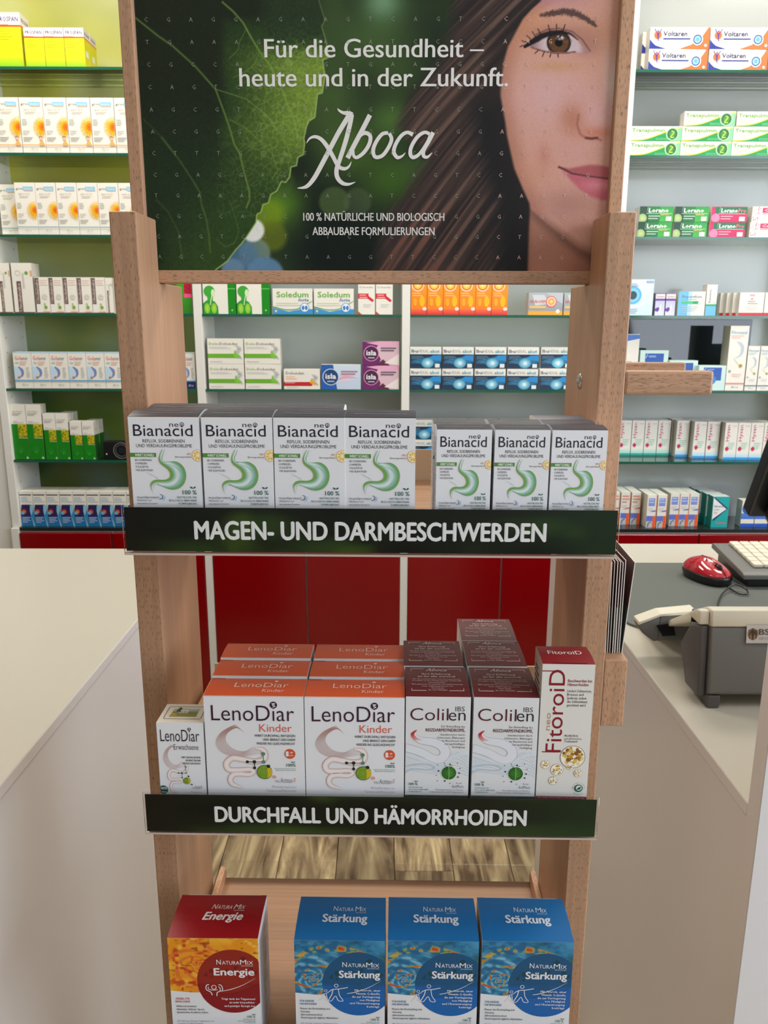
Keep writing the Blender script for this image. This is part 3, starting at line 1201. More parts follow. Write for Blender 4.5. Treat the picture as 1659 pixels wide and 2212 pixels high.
    d, s = segdist(x, y, [(1210, 359), (1222, 364), (1238, 373), (1262, 377), (1300, 382), (1330, 386)])
    sk = mixc(sk, (96, 44, 48), sstep(3.4, 0.8, d)*(1-0.35*s))
    img = img*(1-fm[:, None])+sk*fm[:, None]
    img *= (0.97+0.06*vnoise(x/1.7, y/1.7, 40))[:, None]
    return np.clip(img, 0, 255)


PXU0, PXU1 = PU0+FW+0.0004, PU1-FW-0.0004
PXZ0, PXZ1 = PZ0+0.0115, PZ1-0.012
PVP = PVF+0.0064


def art_xy(u, z):
    """artwork units: the poster is drawn on a 1659-wide layout sheet"""
    h = z-1.45
    d = 0.76*0.9733-h*0.2297
    yv = 700-1720*h/(0.9733*d)
    l, r_ = 290+0.0591*yv, 1339-0.0591*yv
    return l+(u-PXU0)/(PXU1-PXU0)*(r_-l), yv


NXP, NZP = 620, 470
gu, gz = np.meshgrid(np.linspace(PXU0, PXU1, NXP), np.linspace(PXZ0, PXZ1, NZP))
ax_, ay_ = art_xy(gu.ravel(), gz.ravel())
colr = paint_poster(ax_, ay_)/255.0
colr = np.where(colr <= 0.04045, colr/12.92, ((colr+0.055)/1.055)**2.4)
me = bpy.data.meshes.new('poster_picture')
V = np.stack([gu.ravel()-SU, np.full(gu.size, PVP-SV), gz.ravel()], 1)
idx = np.arange(NXP*NZP).reshape(NZP, NXP)
Fq = np.stack([idx[:-1, :-1], idx[:-1, 1:], idx[1:, 1:], idx[1:, :-1]], -1).reshape(-1, 4)
me.vertices.add(len(V))
me.vertices.foreach_set('co', V.astype(np.float32).ravel())
me.loops.add(Fq.size)
me.loops.foreach_set('vertex_index', Fq.astype(np.int32).ravel())
me.polygons.add(len(Fq))
me.polygons.foreach_set('loop_start', np.arange(0, Fq.size, 4, dtype=np.int32))
me.update(calc_edges=True)
at = me.color_attributes.new('Col', 'FLOAT_COLOR', 'POINT')
at.data.foreach_set('color', np.concatenate([colr, np.ones((len(colr), 1))], 1).astype(np.float32).ravel())
mesh_obj('poster_picture', me, panel, [MAT['poster']])


def art_uz(px, py):
    """layout units back to the poster plane"""
    t = (700-py)*0.9733/1720
    h = t*0.76*0.9733/(1+t*0.2297)
    l, r_ = 290+0.0591*py, 1339-0.0591*py
    return PXU0+(px-l)/(r_-l)*(PXU1-PXU0), 1.45+h


PP = Print(10, 10, 0.00002, 0.0002)


def plabel(s, x0, x1, ybase, cap, col, bold=0.0, res=4, align='l'):
    u0, z0 = art_uz(x0, ybase)
    u1, _ = art_uz(x1, ybase)
    _, z1 = art_uz(x0, ybase-cap)
    PP.text(s, u0+5, z0, z1-z0, col, w=(u1-u0), bold=bold, res=res)


PW_ = C(232, 228, 222)
plabel('Für die Gesundheit –', 574, 1047, 121, 40, PW_, 0.012)
plabel('heute und in der Zukunft.', 520, 1099, 184, 40, PW_, 0.012)
plabel('100 % NATÜRLICHE UND BIOLOGISCH', 658, 963, 476, 17, PW_, 0.012, 3)
plabel('ABBAUBARE FORMULIERUNGEN', 678, 942, 507, 17, PW_, 0.012, 3)


def pz(px, py):
    u, z = art_uz(px, py)
    return (u+5, z)


def logo_stroke(pts, w, col=None):
    """calligraphic stroke given in layout units of a 310 x 190 detail"""
    P2 = [pz(640+a/5.35, 230+b/5.35) for a, b in pts]
    k = 0.00042/5.35
    PP.stroke(P2, [i*k for i in w] if isinstance(w, list) else w*k, col or PW_, sub=7)


logo_stroke([(490, 10), (515, 38), (560, 62), (620, 68), (662, 92)], [4, 24, 34, 52, 60])
logo_stroke([(640, 72), (590, 150), (500, 300), (400, 490), (300, 680), (215, 830), (130, 920), (25, 938)], [56, 54, 52, 52, 52, 50, 40, 4])
logo_stroke([(662, 80), (640, 180), (590, 380), (520, 600), (482, 720), (490, 810), (545, 876), (620, 892), (700, 866)], [40, 50, 52, 48, 50, 50, 44, 30, 4])
logo_stroke([(132, 415), (170, 360), (230, 340), (300, 368), (370, 450), (440, 570), (500, 680), (565, 712), (620, 690), (654, 628)], [4, 22, 34, 42, 48, 46, 42, 38, 26, 4])
logo_stroke([(868, 88), (780, 260), (690, 430), (608, 588)], 52)
logo_stroke([(690, 440), (740, 340), (810, 296), (870, 330), (862, 420), (800, 520), (720, 580), (680, 560), (676, 500)], [20, 40, 42, 44, 44, 42, 36, 34, 24])
logo_stroke([(1080, 296), (1010, 310), (940, 400), (905, 500), (930, 575), (1010, 560), (1080, 470), (1118, 370), (1090, 300)], [36, 40, 42, 44, 40, 40, 42, 42, 38])
logo_stroke([(1365, 318), (1300, 290), (1230, 330), (1165, 430), (1145, 520), (1185, 580), (1240, 565), (1278, 525)], [44, 36, 40, 42, 44, 40, 24, 4])
logo_stroke([(1560, 310), (1500, 290), (1420, 340), (1350, 450), (1335, 540), (1370, 580), (1440, 540), (1520, 420), (1560, 330)], [36, 36, 40, 42, 42, 40, 36, 30, 26])
logo_stroke([(1600, 290), (1550, 390), (1490, 500), (1492, 565), (1535, 575), (1588, 525)], [46, 44, 42, 40, 30, 4])
DNA = ['CGAGGAGAAGTCAGTCCGGTG', 'TGAAAGAAAGATCCCCAAGTT', 'CGCCAGCGGTGAAGGGGAGGG', 'CAGTCGAGTCTCTGGGCTCCG', 'AGCGTGTAAGGTTCCCAAAGT',
       'ACGGGCCCCCGGGGGGAAGTG', 'CTTTGCCTCTACCCGAGGCCC', 'CGAGGAGAAGTCAGTCCGGTG', 'TGAAAGAAAGATCCCCAACTT', 'CGCCAGCGAAGCACGGGAGGG',
       'CAGTCGTGTCTCTGGGCTCC', 'AGCGTGTAAGGTTCCCAAAG']
PYR = [39, 88, 137, 186, 235, 283, 330, 377, 422, 467, 511, 555]
for row, yb in zip(DNA, PYR):
    l, w_ = 290+0.0591*yb, 1049-0.1182*yb
    for j, ch in enumerate(row):
        xx = l+w_*(0.0225+0.0466*j)
        shade = C(150, 152, 136) if j < 16 else C(222, 184, 172)
        a = pz(xx-3, yb+4)
        PP.text(ch, a[0], a[1], 0.0034, shade, res=1, bold=-0.008, cond=0.95)
for arr in PP.V:
    arr[:, 0] -= 5
PP.build('poster_lettering', lambda x, y, z: (x-SU, PVP-SV-z, y), panel, MAT['poster'])


# ------------------------------------------------------------------ shelf signs
def sign_art(seed):
    def fn(x, y):
        a = vnoise(x*7+seed*3.1, y*1.6+seed, 50+seed)
        b = vnoise(x*13+seed, y*2.5, 60+seed)
        img = np.tile(np.array([20., 25., 15.]), (len(x), 1))
        img = mixc(img, (46, 66, 26), sstep(0.5, 0.9, a)*0.9)
        img = mixc(img, (8, 12, 10), sstep(0.42, 0.12, a)*0.9)
        img = mixc(img, (62, 84, 24), sstep(0.62, 0.95, b)*sstep(0.4, 0.7, a)*0.7)
        img = mixc(img, (30, 54, 30), sstep(0.72, 1.0, x)*0.7)
        img = mixc(img, (20, 16, 12), sstep(0.14, 0.0, x)*0.7)
        c = img/255
        c = np.where(c <= 0.04045, c/12.92, ((c+0.055)/1.055)**2.4)
        return np.concatenate([c, np.ones((len(c), 1))], 1)
    return fn


SIGN_U0, SIGN_U1 = -0.2128, 0.1716
SIGN_TEXT = [('MAGEN- UND DARMBESCHWERDEN', 0.143, 0.857), ('DURCHFALL UND HÄMORRHOIDEN', 0.155, 0.846), ('NATURA MIX', 0.36, 0.64)]
for i, (txt, s0, s1) in enumerate(SIGN_TEXT):
    z1 = TRAY_Z[i]+0.0262
    z0 = TRAY_Z[i]-0.0092
    if i == 2:
        txt = ''
    v = 0.6045
    hold = sbox('sign_holder', SIGN_U0-0.0022, SIGN_U1+0.0022, v-0.0013, v, z0-0.0018, z1+0.0016, MAT['acrylic'])
    sbox('holder_lip', SIGN_U0-0.0022, SIGN_U1+0.0022, v-0.0016, v+0.003, z0-0.0036, z0-0.0019, MAT['acrylic_edge'], hold)
    w, h = SIGN_U1-SIGN_U0, z1-z0
    v -= 0.0022
    card = sbox('sign_card', SIGN_U0, SIGN_U1, v, v+0.0007, z0, z1, MAT['black'])
    P = Print(w, h, 0.00004, 0.00006)
    P.grid(0, 0, w, h, 90, 10, sign_art(i))
    if txt:
        P.text(txt, w*s0, h*0.29, h*0.40, C(232, 232, 230), w=w*(s1-s0), bold=0.03, res=4)
    P.build('sign_print', lambda x, y, z, z0=z0, v=v: (SIGN_U0-SU+x, v-SV-z, z0+y), card, MAT['sign'])


# ------------------------------------------------------------------ cartons on the stand
def leaf_icon(P, x, y, s, col):
    for sx in (-1, 1):
        P.poly([(x, y), (x+sx*s*0.25, y+s*0.55), (x+sx*s*0.9, y+s*0.75), (x+sx*s*0.75, y+s*0.2)], col)


def hundred(P, x, y, h, col, align='l', lines=()):
    P.text('100 %', x, y, h, col, w=h*4.0, align=align, bold=0.015)
    xi = x+h*3.2 if align == 'l' else x-h*0.9
    leaf_icon(P, xi, y+h*1.15, h*0.7, col)
    for k, t in enumerate(lines):
        P.text(t, x, y-h*(0.95+0.72*k), h*0.44, col, w=h*(0.28*len(t)), align=align, bold=0.01, res=1)


def stomach_print(w, h):
    P = Print(w, h)

    def q(x, y):
        t = (y-228)/887*0.735
        L = 68+(y-228)*0.0755
        return ((x-L)/(705-(y-228)*0.012)*w, (1-t)*h)

    def line(s, x0, x1, yb, cap, col, bold=0.0, shear=0.0, res=2):
        a, b = q(x0, yb), q(x1, yb)
        P.text(s, a[0], a[1], cap/887*0.735*h, col, w=b[0]-a[0], bold=bold, shear=shear, res=res)
    NV = C(34, 30, 48)
    line('Bianacid', 128, 720, 415, 112, NV, 0.002, res=4)
    line('ne', 485, 578, 323, 46, NV, 0.0, res=3)
    c = q(610, 301)
    P.ring(c[0], c[1], w*0.022, w*0.031, NV, 20)
    P.circ(c[0], c[1], w*0.01, C(150, 30, 30), n=12)
    line('REFLUX, SODBRENNEN', 222, 640, 480, 32, NV, 0.0)
    line('UND VERDAUUNGSPROBLEME', 157, 713, 527, 32, NV, 0.0)
    a, b = q(97, 624), q(355, 583)
    P.rect(0, a[1], b[0], b[1], C(82, 142, 52))
    line('WIRKT SCHNELL', 143, 335, 617, 25, C(240, 244, 236), 0.02, 0.2)
    GR = C(84, 84, 90)
    for k, t in enumerate(('BEI SODBRENNEN,', 'SCHMERZEN,', 'VÖLLEGEFÜHL', 'UND BLÄHUNGEN')):
        yy = 664+34*k
        line(t, 147+3*k, 147+3*k+[170, 120, 132, 170][k], yy, 20, GR, 0.005, res=1)
    line('NEU', 665, 706, 600, 18, C(232, 150, 50), 0.015, res=1)
    line('Zitronengeschmack', 546, 708, 628, 15, C(40, 40, 40), 0.01, res=1)
    c = q(775, 605)
    P.circ(c[0], c[1], w*0.085, C(236, 176, 60), n=28)
    P.circ(c[0], c[1], w*0.078, C(252, 244, 214), n=28)
    for k in range(8):
        a0 = math.pi*2*k/8+0.2
        P.poly([(c[0]+w*0.014*math.cos(a0), c[1]+w*0.014*math.sin(a0)),
                (c[0]+w*0.062*math.cos(a0-0.3), c[1]+w*0.062*math.sin(a0-0.3)),
                (c[0]+w*0.066*math.cos(a0), c[1]+w*0.066*math.sin(a0)),
                (c[0]+w*0.062*math.cos(a0+0.3), c[1]+w*0.062*math.sin(a0+0.3))], C(240, 190, 60))
    outer = [q(*p) for p in ((448, 545), (428, 600), (418, 640), (440, 676), (500, 668), (560, 668), (620, 705), (655, 770), (657, 840), (632, 902), (580, 942), (510, 950), (440, 925), (385, 895), (345, 900), (335, 940), (340, 990))]
    inner = [q(*p) for p in ((418, 545), (392, 600), (384, 650), (402, 690), (440, 718), (478, 750), (500, 790), (494, 828), (460, 848), (420, 852), (380, 850), (345, 854), (318, 870), (302, 900), (308, 930), (318, 955), (335, 985))]
    P.band(outer, inner, [C(136, 170, 70), C(96, 168, 120), C(176, 214, 200), C(236, 242, 240), C(190, 220, 206), C(78, 158, 96), C(148, 178, 34)], ends=WHITE)
    for k in range(6):
        P.stroke([q(262+10*k, 775+6*k), q(320+8*k, 800+4*k), q(372+4*k, 842)], w*0.0018, C(208, 212, 212))
        P.stroke([q(470+14*k, 690+4*k), q(560+12*k, 735+8*k), q(575+10*k, 860-6*k), q(520, 925)], w*0.0022, C(150, 206, 200))
    TE = C(20, 92, 72)
    line('100 %', 628, 768, 998, 42, TE, 0.012)
    c = q(730, 940)
    leaf_icon(P, c[0], c[1], w*0.045, TE)
    for k, (t, x0) in enumerate((('NATÜRLICHE UND', 575), ('BIOLOGISCH ABBAUBARE', 494), ('FORMULIERUNG', 595))):
        line(t, x0, 772, 1038+32*k, 20, C(52, 88, 76), 0.008, res=1)
    line('Mit', 172, 203, 1040, 18, GR, 0.005, res=1)
    line('poliprotect', 210, 395, 1040, 24, C(88, 84, 96), 0.002)
    line('Pflanzlicher und', 176, 316, 1068, 17, GR, 0.004, res=1)
    line('mineralischer Komplex', 176, 378, 1100, 17, GR, 0.004, res=1)
    P.stroke([q(395, 1050), q(420, 1040), q(425, 1010), q(402, 1000)], w*0.008, C(60, 66, 84))
    for dx, dy in ((435, 1045), (440, 1025)):
        c = q(dx, dy)
        P.ring(c[0], c[1], w*0.014, w*0.019, C(90, 150, 206), 12)
    return P


def lid_print(w, d, col):
    P = Print(w, d)
    P.rect(0, 0, w, d, C(112, 110, 116))
    P.rect(0, 0, w, d*0.03, C(30, 28, 34))
    e = w*0.12
    for a in ((e, d*0.2, w-e, d*0.215), (e, d*0.85, w-e, d*0.865), (e, d*0.2, e+w*0.006, d*0.865), (w-e-w*0.006, d*0.2, w-e, d*0.865)):
        P.rect(*a, col)
    for k in range(3):
        P.text(['Ihre Erfahrung ist', 'für alle wertvoll', 'Vielen Dank'][k], w/2, d*(0.62-0.15*k), d*0.07, col, align='c', res=1)
    return P


def side_lines(dd, hh, n=16, col=None, grad=None):
    P = Print(dd, hh)
    if grad:
        P.rect(0, 0, dd, hh, grad[0], grad[1])
    r = random.Random(3)
    for k in range(n):
        y = hh*(0.06+0.88*k/n)
        P.rect(dd*0.12, y, dd*(0.5+0.4*r.random()), y+hh*0.012, col or C(168, 166, 168))
    return P


BIG = (0.0550, 0.0445, 0.0955)
SML = (0.0425, 0.0320, 0.0870)
DARK_LID = C(82, 80, 88)
KS = {}
for key, (w, d, h), bl in (('big', BIG, 0.0035), ('small', SML, 0.002)):
    KS[key] = Kind('sachet_carton', w, d, h, WHITE, [
        ('front_print', stomach_print(w, h), front_map(w, d), None),
        ('lid_print', lid_print(w, d, C(150, 148, 152)), top_map(w, d, h, bl), MAT['foil']),
        ('side_print', side_lines(d, h, 18), side_map(w, d, -1), None)], top=DARK_LID, bulge=bl, mat=MAT['foil'] if False else None)


def put(kind, uc, vf, tray, label, group=None, rz=0.0, parts=None, du=0.0):
    p = frS(uc, vf+kind.d/2, TRAY_Z[tray]+0.0002)
    return kind.place(p, -PSI+rz, label, group, 'box', None, parts)


G1 = 'large stomach-picture cartons'
G2 = 'small stomach-picture cartons'
bu = [-0.1805, -0.1238, -0.0678, -0.0126]
for i, u in enumerate(bu):
    put(KS['big'], u, 0.612, 0, 'larger white carton with green stomach picture, %s in the front row' % ['leftmost', 'second from left', 'third from left', 'rightmost'][i], G1, [0.0, 0.004, -0.006, -0.012][i])
for i, u in enumerate(bu[:3]):
    put(KS['big'], u+[0, -0.002, -0.004][i], 0.6585, 0, 'dark-lidded carton behind the larger stomach cartons, %s' % ['leftmost', 'middle of three', 'rightmost'][i], 'second row of large stomach cartons', 0.004)
su = [0.0523, 0.0973, 0.1411]
for i, u in enumerate(su):
    put(KS['small'], u, 0.612, 0, 'smaller white carton with green stomach picture, %s in the front row' % ['left', 'middle', 'right'][i], G2, [0.0, -0.008, 0.006][i])
    put(KS['small'], u-0.0012, 0.6453, 0, 'smaller dark-lidded carton in the second row, %s' % ['left', 'middle', 'right'][i], 'second row of small stomach cartons', 0.003)
put(KS['small'], su[2]-0.002, 0.6785, 0, 'smaller dark-lidded carton alone in the third row beside the right post', None, 0.0)


# ---- diarrhoea sachets, red and brown swirl artwork
def gut_print(w, h, kids=True):
    P = Print(w, h)

    def q(x, y):
        t = (y-628)/957*0.80
        L = 543+(y-628)*0.0596
        return ((x-L)/(997-(y-628)*0.027)*w, (1-t)*h)

    def line(s, x0, x1, yb, cap, col, bold=0.0, res=2, shear=0):
        a, b = q(x0, yb), q(x1, yb)
        P.text(s, a[0], a[1], cap/957*0.80*h, col, w=b[0]-a[0], bold=bold, res=res, shear=shear)
    PU = C(58, 16, 46) if kids else C(40, 30, 40)
    RD = C(224, 92, 72) if kids else C(70, 60, 64)
    PK, PD = C(236, 214, 206), C(196, 142, 126)
    for k in range(15):
        o = k*11
        P.stroke([q(960-k*6, 985-o*0.55), q(880-k*3, 935-o*0.15), q(790-k*5, 985), q(770-k*7, 1060+k*2), q(840-k*7, 1140+k*3), q(960-k*4, 1165+k*4), q(1060+k*6, 1110+k*5)],
                 [w*0.0004, w*0.0016, w*0.0022, w*0.0022, w*0.0018, w*0.0006], PD if k % 3 else C(170, 108, 94))
    tube_c = [(1060, 1130), (1140, 1145), (1168, 1190), (1150, 1245), (1060, 1265), (940, 1245), (840, 1235), (782, 1290), (810, 1350), (920, 1352), (1010, 1345), (1055, 1368), (1010, 1398), (920, 1392), (850, 1402), (822, 1450), (850, 1500), (960, 1535)]
    pc = [q(*p) for p in tube_c]
    wt = [0.01, 0.05, 0.055, 0.06, 0.06, 0.06, 0.06, 0.062, 0.06, 0.05, 0.045, 0.04, 0.045, 0.05, 0.055, 0.055, 0.05, 0.01]
    P.stroke(pc, [w*k*1.12 for k in wt], PD)
    P.stroke(pc, [w*k*0.98 for k in wt], PK)
    P.stroke(pc, [w*k*0.55 for k in wt], C(246, 238, 236))
    line('LenoDiar', 628, 1452, 862, 150, PU, -0.006, res=4)
    c = q(1243, 706)
    P.circ(c[0], c[1], w*0.037, PU, n=24)
    P.stroke([(c[0]-w*0.018, c[1]+w*0.016), (c[0]+w*0.016, c[1]+w*0.014), (c[0]-w*0.012, c[1]), (c[0]+w*0.016, c[1]-w*0.012), (c[0]-w*0.01, c[1]-w*0.024)], w*0.008, WHITE)
    line('Kinder' if kids else 'Erwachsene', 1107 if kids else 905, 1430, 968, 75 if kids else 70, RD, -0.006, res=3)
    for k, (t, x0) in enumerate((('WIRKT DURCHFALL ENTGEGEN', 1060), ('UND BRINGT DEN DARM', 1145), ('WIEDER INS GLEICHGEWICHT', 1080))):
        line(t, x0, 1463, 1018+(0 if kids else 60)+39*k, 23, C(28, 26, 28), 0.012)
    if kids:
        c = q(1413, 1185)
        P.circ(c[0], c[1], w*0.055, C(222, 84, 44), n=28)
        line('1', 1375, 1398, 1208, 46, WHITE, 0.03)
        line('+', 1412, 1444, 1185, 26, WHITE, 0.02)
        line('JAHR', 1405, 1446, 1206, 13, WHITE, 0.01, res=1)
        TE = C(20, 92, 72)
        line('100%', 1380, 1472, 1312, 30, TE, 0.012)
        c = q(1446, 1275)
        leaf_icon(P, c[0], c[1], w*0.022, TE)
        line('NATÜRLICHE UND BIOLOGISCH', 1262, 1474, 1337, 9, TE, 0.0, 1)
        line('ABBAUBARE FORMULIERUNG', 1270, 1474, 1354, 9, TE, 0.0, 1)
    else:
        c = q(660, 1490)
        P.circ(c[0], c[1], w*0.1, C(16, 78, 70), n=28)
        P.text('100%', c[0], c[1]+h*0.002, h*0.028, WHITE, w=w*0.16, align='c', bold=0.015)
        P.text('natürlich', c[0], c[1]-h*0.03, h*0.016, WHITE, w=w*0.11, align='c')
        P.rect(0, 0, w, h*0.215, C(206, 206, 204), C(232, 232, 232))
    GD, GG = C(24, 40, 34), C(96, 136, 116)
    if not kids:
        P.circ(*q(660, 1490), w*0.1, C(16, 78, 70), n=28)
        c = q(660, 1490)
        P.text('100%', c[0], c[1]+h*0.002, h*0.028, WHITE, w=w*0.16, align='c', bold=0.015)
        P.text('natürlich', c[0], c[1]-h*0.03, h*0.016, WHITE, w=w*0.11, align='c')
        P.rect(0, h*0.155, w, h*0.215, C(84, 20, 48))
    for a, b, cc in (((990, 1268), (1060, 1268), GD), ((1060, 1268), (1063, 1328), GD), ((1060, 1268), (1150, 1268), GG), ((1147, 1187), (1152, 1268), GG)):
        P.stroke([q(*a), q(*b)], w*0.008, cc, sm=False)
    for (px, py, r_, cc) in ((990, 1268, 16, GD), (1060, 1268, 19, GD), (1063, 1328, 16, GD), (1147, 1187, 21, GG), (1152, 1268, 20, GG)):
        c = q(px, py)
        P.circ(c[0], c[1], w*r_/997, cc, n=14)
    c = q(1163, 1370)
    R_ = w*0.079
    P.circ(c[0], c[1], R_, C(36, 40, 24), n=30)
    P.circ(c[0], c[1], R_*0.94, C(122, 160, 40), n=30, cc=C(150, 180, 50))
    for k in range(7):
        xx = -0.7+k*0.22
        P.stroke([(c[0]+R_*xx, c[1]-R_*0.62), (c[0]+R_*(xx+0.3), c[1]+R_*0.6)], w*0.003, C(56, 100, 30), sm=False)
    P.poly([(c[0]+R_*math.cos(a), c[1]+R_*0.9*math.sin(a)) for a in np.linspace(-1.2, 1.2, 12)], C(214, 186, 40))
    P.circ(*q(1200, 1310), w*0.019, GD, n=14)
    P.circ(*q(1263, 1417), w*0.018, C(236, 160, 140) if kids else C(70, 60, 60), n=14)
    line('Mit', 1275, 1318, 1475, 26, C(110, 108, 112), -0.01, 1)
    line('Actitan', 1325, 1440, 1475, 50, C(40, 38, 42), -0.012)
    line('-F' if kids else '-P', 1444, 1478, 1475, 48, RD, -0.012)
    line('Molekülkomplex aus', 1246, 1480, 1528, 24, C(120, 118, 124), -0.014, 1)
    line('Tanninen und Flavonoiden' if kids else 'Tanninen und Polyphenolen', 1184, 1480, 1566, 24, C(120, 118, 124), -0.014, 1)
    return P


def orange_lid(w, d):
    P = Print(w, d)
    c = C(246, 214, 196)
    P.text('LenoDiar', w*0.27, d*0.46, d*0.26, c, w=w*0.55, bold=-0.006, res=3)
    P.text('Kinder', w*0.57, d*0.22, d*0.15, c, w=w*0.22, res=2)
    P.circ(w*0.685, d*0.82, w*0.02, c, n=12)
    P.rect(0, 0, w, d*0.02, C(240, 226, 216))
    P.rect(0, d*0.965, w*0.14, d, C(184, 74, 44))
    return P


W_, D_, H_ = 0.0842, 0.0345, 0.1130
kids_k = Kind('sachet_carton', W_, D_, H_, WHITE, [
    ('front_print', gut_print(W_, H_), front_map(W_, D_), None),
    ('lid_print', orange_lid(W_, D_), top_map(W_, D_, H_, 0.0008), None)], top=C(224, 92, 48), bulge=0.0008)
for c, u in enumerate((-0.1187, -0.0338)):
    for r_ in range(3):
        put(kids_k, u-0.0012*r_*(1-c), 0.612+0.0392*r_, 1, 'white carton with orange lid and swirl drawing, %s column, %s row' % (['left', 'right'][c], ['front', 'middle', 'back'][r_]),
            'orange-lidded swirl cartons')
w, d, h = 0.0400, 0.034, 0.0878


def villa_lid(w, d):
    P = Print(w, d)
    P.stroke([(w*.12, d*.2), (w*.88, d*.2), (w*.9, d*.25), (w*.9, d*.8), (w*.88, d*.85), (w*.12, d*.85), (w*.1, d*.8), (w*.1, d*.25), (w*.12, d*.2)], w*0.012, C(70, 44, 56), sm=False)
    P.rect(w*.22, d*.32, w*.78, d*.55, C(150, 140, 66), C(110, 128, 72))
    P.rect(w*.22, d*.55, w*.78, d*.76, C(120, 146, 118), C(196, 206, 190))
    P.rect(w*.36, d*.5, w*.56, d*.66, C(226, 220, 204))
    for k in range(4):
        P.rect(w*(.38+.045*k), d*.52, w*(.4+.045*k), d*.6, C(96, 86, 76))
    P.poly([(w*.2, d*.3), (w*.36, d*.34), (w*.33, d*.5), (w*.22, d*.5)], C(180, 152, 50))
    P.poly([(w*.28, d*.6), (w*.38, d*.55), (w*.4, d*.76), (w*.34, d*.82)], C(62, 84, 52))
    return P


adult_k = Kind('sachet_carton', w, d, h, WHITE, [
    ('front_print', gut_print(w, h, False), front_map(w, d), None),
    ('lid_print', villa_lid(w, d), top_map(w, d, h), None)], top=C(228, 222, 204))
put(adult_k, -0.1822, 0.6125, 1, 'small white carton with a landscape picture on its cream lid, far left')


# ---- irritable-bowel capsules, maroon lids
def colon_print(w, h):
    P = Print(w, h)

    def q(x, y):
        t = (y-668)/772*0.805
        L = 65-(y-668)*0.006
        return ((x-L)/(505-(y-668)*0.02)*w, (1-t)*h)

    def line(s, x0, x1, yb, cap, col, bold=0.0, res=2):
        a, b = q(x0, yb), q(x1, yb)
        P.text(s, a[0], a[1], cap/772*0.805*h, col, w=b[0]-a[0], bold=bold, res=res)
    BL, GY = C(206, 218, 228), C(130, 140, 150)
    for k in range(7):
        P.stroke([q(60, 1150+k*14), q(200, 1120+k*22), q(330, 1190+k*12), q(450, 1090+k*26), q(560, 1160+k*20)], w*0.012, C(214-2*k, 228-k, 236), sub=8)
    P.stroke([q(560, 1120), q(520, 1100), q(430, 1130), q(350, 1180), q(250, 1170), q(60, 1110)], w*0.06, C(222, 230, 236))
    path = [(150, 925), (128, 965), (180, 1003), (280, 1018), (355, 1055), (370, 1110), (330, 1150), (270, 1140), (180, 1095), (60, 1060)]
    pc = [q(*p) for p in path]
    wd = [0.02, 0.07, 0.11, 0.13, 0.15, 0.15, 0.14, 0.13, 0.13, 0.13]
    P.stroke(pc, [w*k*1.06 for k in wd], GY)
    P.stroke(pc, [w*k for k in wd], C(232, 234, 240))
    P.stroke([q(60, 1210), q(180, 1190), q(260, 1200), q(290, 1220), q(240, 1235), q(120, 1230), q(60, 1260)], w*0.02, C(190, 202, 216))
    P.stroke([q(152, 924), q(118, 955), q(140, 990), q(195, 1000)], [w*0.008, w*0.05, w*0.06, w*0.01], [C(200, 60, 60), C(196, 40, 44), C(224, 150, 150), C(240, 232, 234)])
    MR = C(96, 18, 40)
    line('Colil', 100, 395, 848, 93, C(84, 18, 40), -0.008, 4)
    line('en', 398, 528, 848, 93, C(30, 26, 34), -0.008, 4)
    line('IBS', 450, 522, 776, 36, C(60, 52, 60), -0.006, 2)
    GR = C(66, 62, 70)
    line('Zur Behandlung des', 338, 525, 901, 16, GR, 0, 1)
    line('REIZDARMSYNDROMS,', 220, 525, 934, 24, MR, 0.014, 2)
    for k, (t, x0) in enumerate((('charakterisiert durch', 330), ('Schmerzen, Blähungen', 308), ('im Bauchraum und', 346), ('unregelmäßigen', 366), ('Stuhlgang', 426))):
        line(t, x0, 523, 964+24*k, 15, GR, 0.0, 1)
    c = q(400, 1258)
    P.circ(c[0], c[1], w*0.122, C(232, 236, 226), n=28)
    P.circ(c[0], c[1], w*0.116, C(30, 92, 30), n=28, cc=C(70, 142, 50))
    P.stroke([q(398, 1310), q(402, 1258), q(398, 1206)], w*0.01, C(150, 200, 110))
    for k in range(4):
        P.stroke([q(400, 1290-22*k), q(440-2*k, 1266-24*k)], w*0.006, C(110, 170, 80), sm=False)
        P.stroke([q(400, 1290-22*k), q(362+2*k, 1266-24*k)], w*0.006, C(24, 70, 28), sm=False)
    for k in range(13):
        a = 2*math.pi*k/13
        rr_ = w*(0.165+0.035*(k % 3))
        P.circ(c[0]+rr_*math.cos(a), c[1]+rr_*math.sin(a)*0.9, w*(0.008+0.006*(k % 3 == 0)), C(52, 58, 72), n=10)
    TE = C(20, 92, 72)
    line('100 %', 90, 158, 1357, 19, TE, 0.015)
    leaf_icon(P, *q(148, 1332), w*0.03, TE)
    for k, (t, x1) in enumerate((('NATÜRLICHE UND', 198), ('BIOLOGISCH ABBAUBARE', 242), ('FORMULIERUNG', 190))):
        line(t, 90, x1, 1380+17*k, 10, TE, 0.0, 1)
    line('mit', 478, 502, 1343, 11, GR, 0, 1)
    line('ActiMucin', 426, 514, 1375, 24, C(40, 50, 60), -0.01, 1)
    line('Molekülkomplex aus Harzen,', 300, 514, 1397, 11, GR, -0.005, 1)
    line('Polysacchariden und Polyphenolen', 254, 514, 1414, 11, GR, -0.005, 1)
    P.rect(0, 0, w, h*0.2, C(60, 74, 74))
    return P


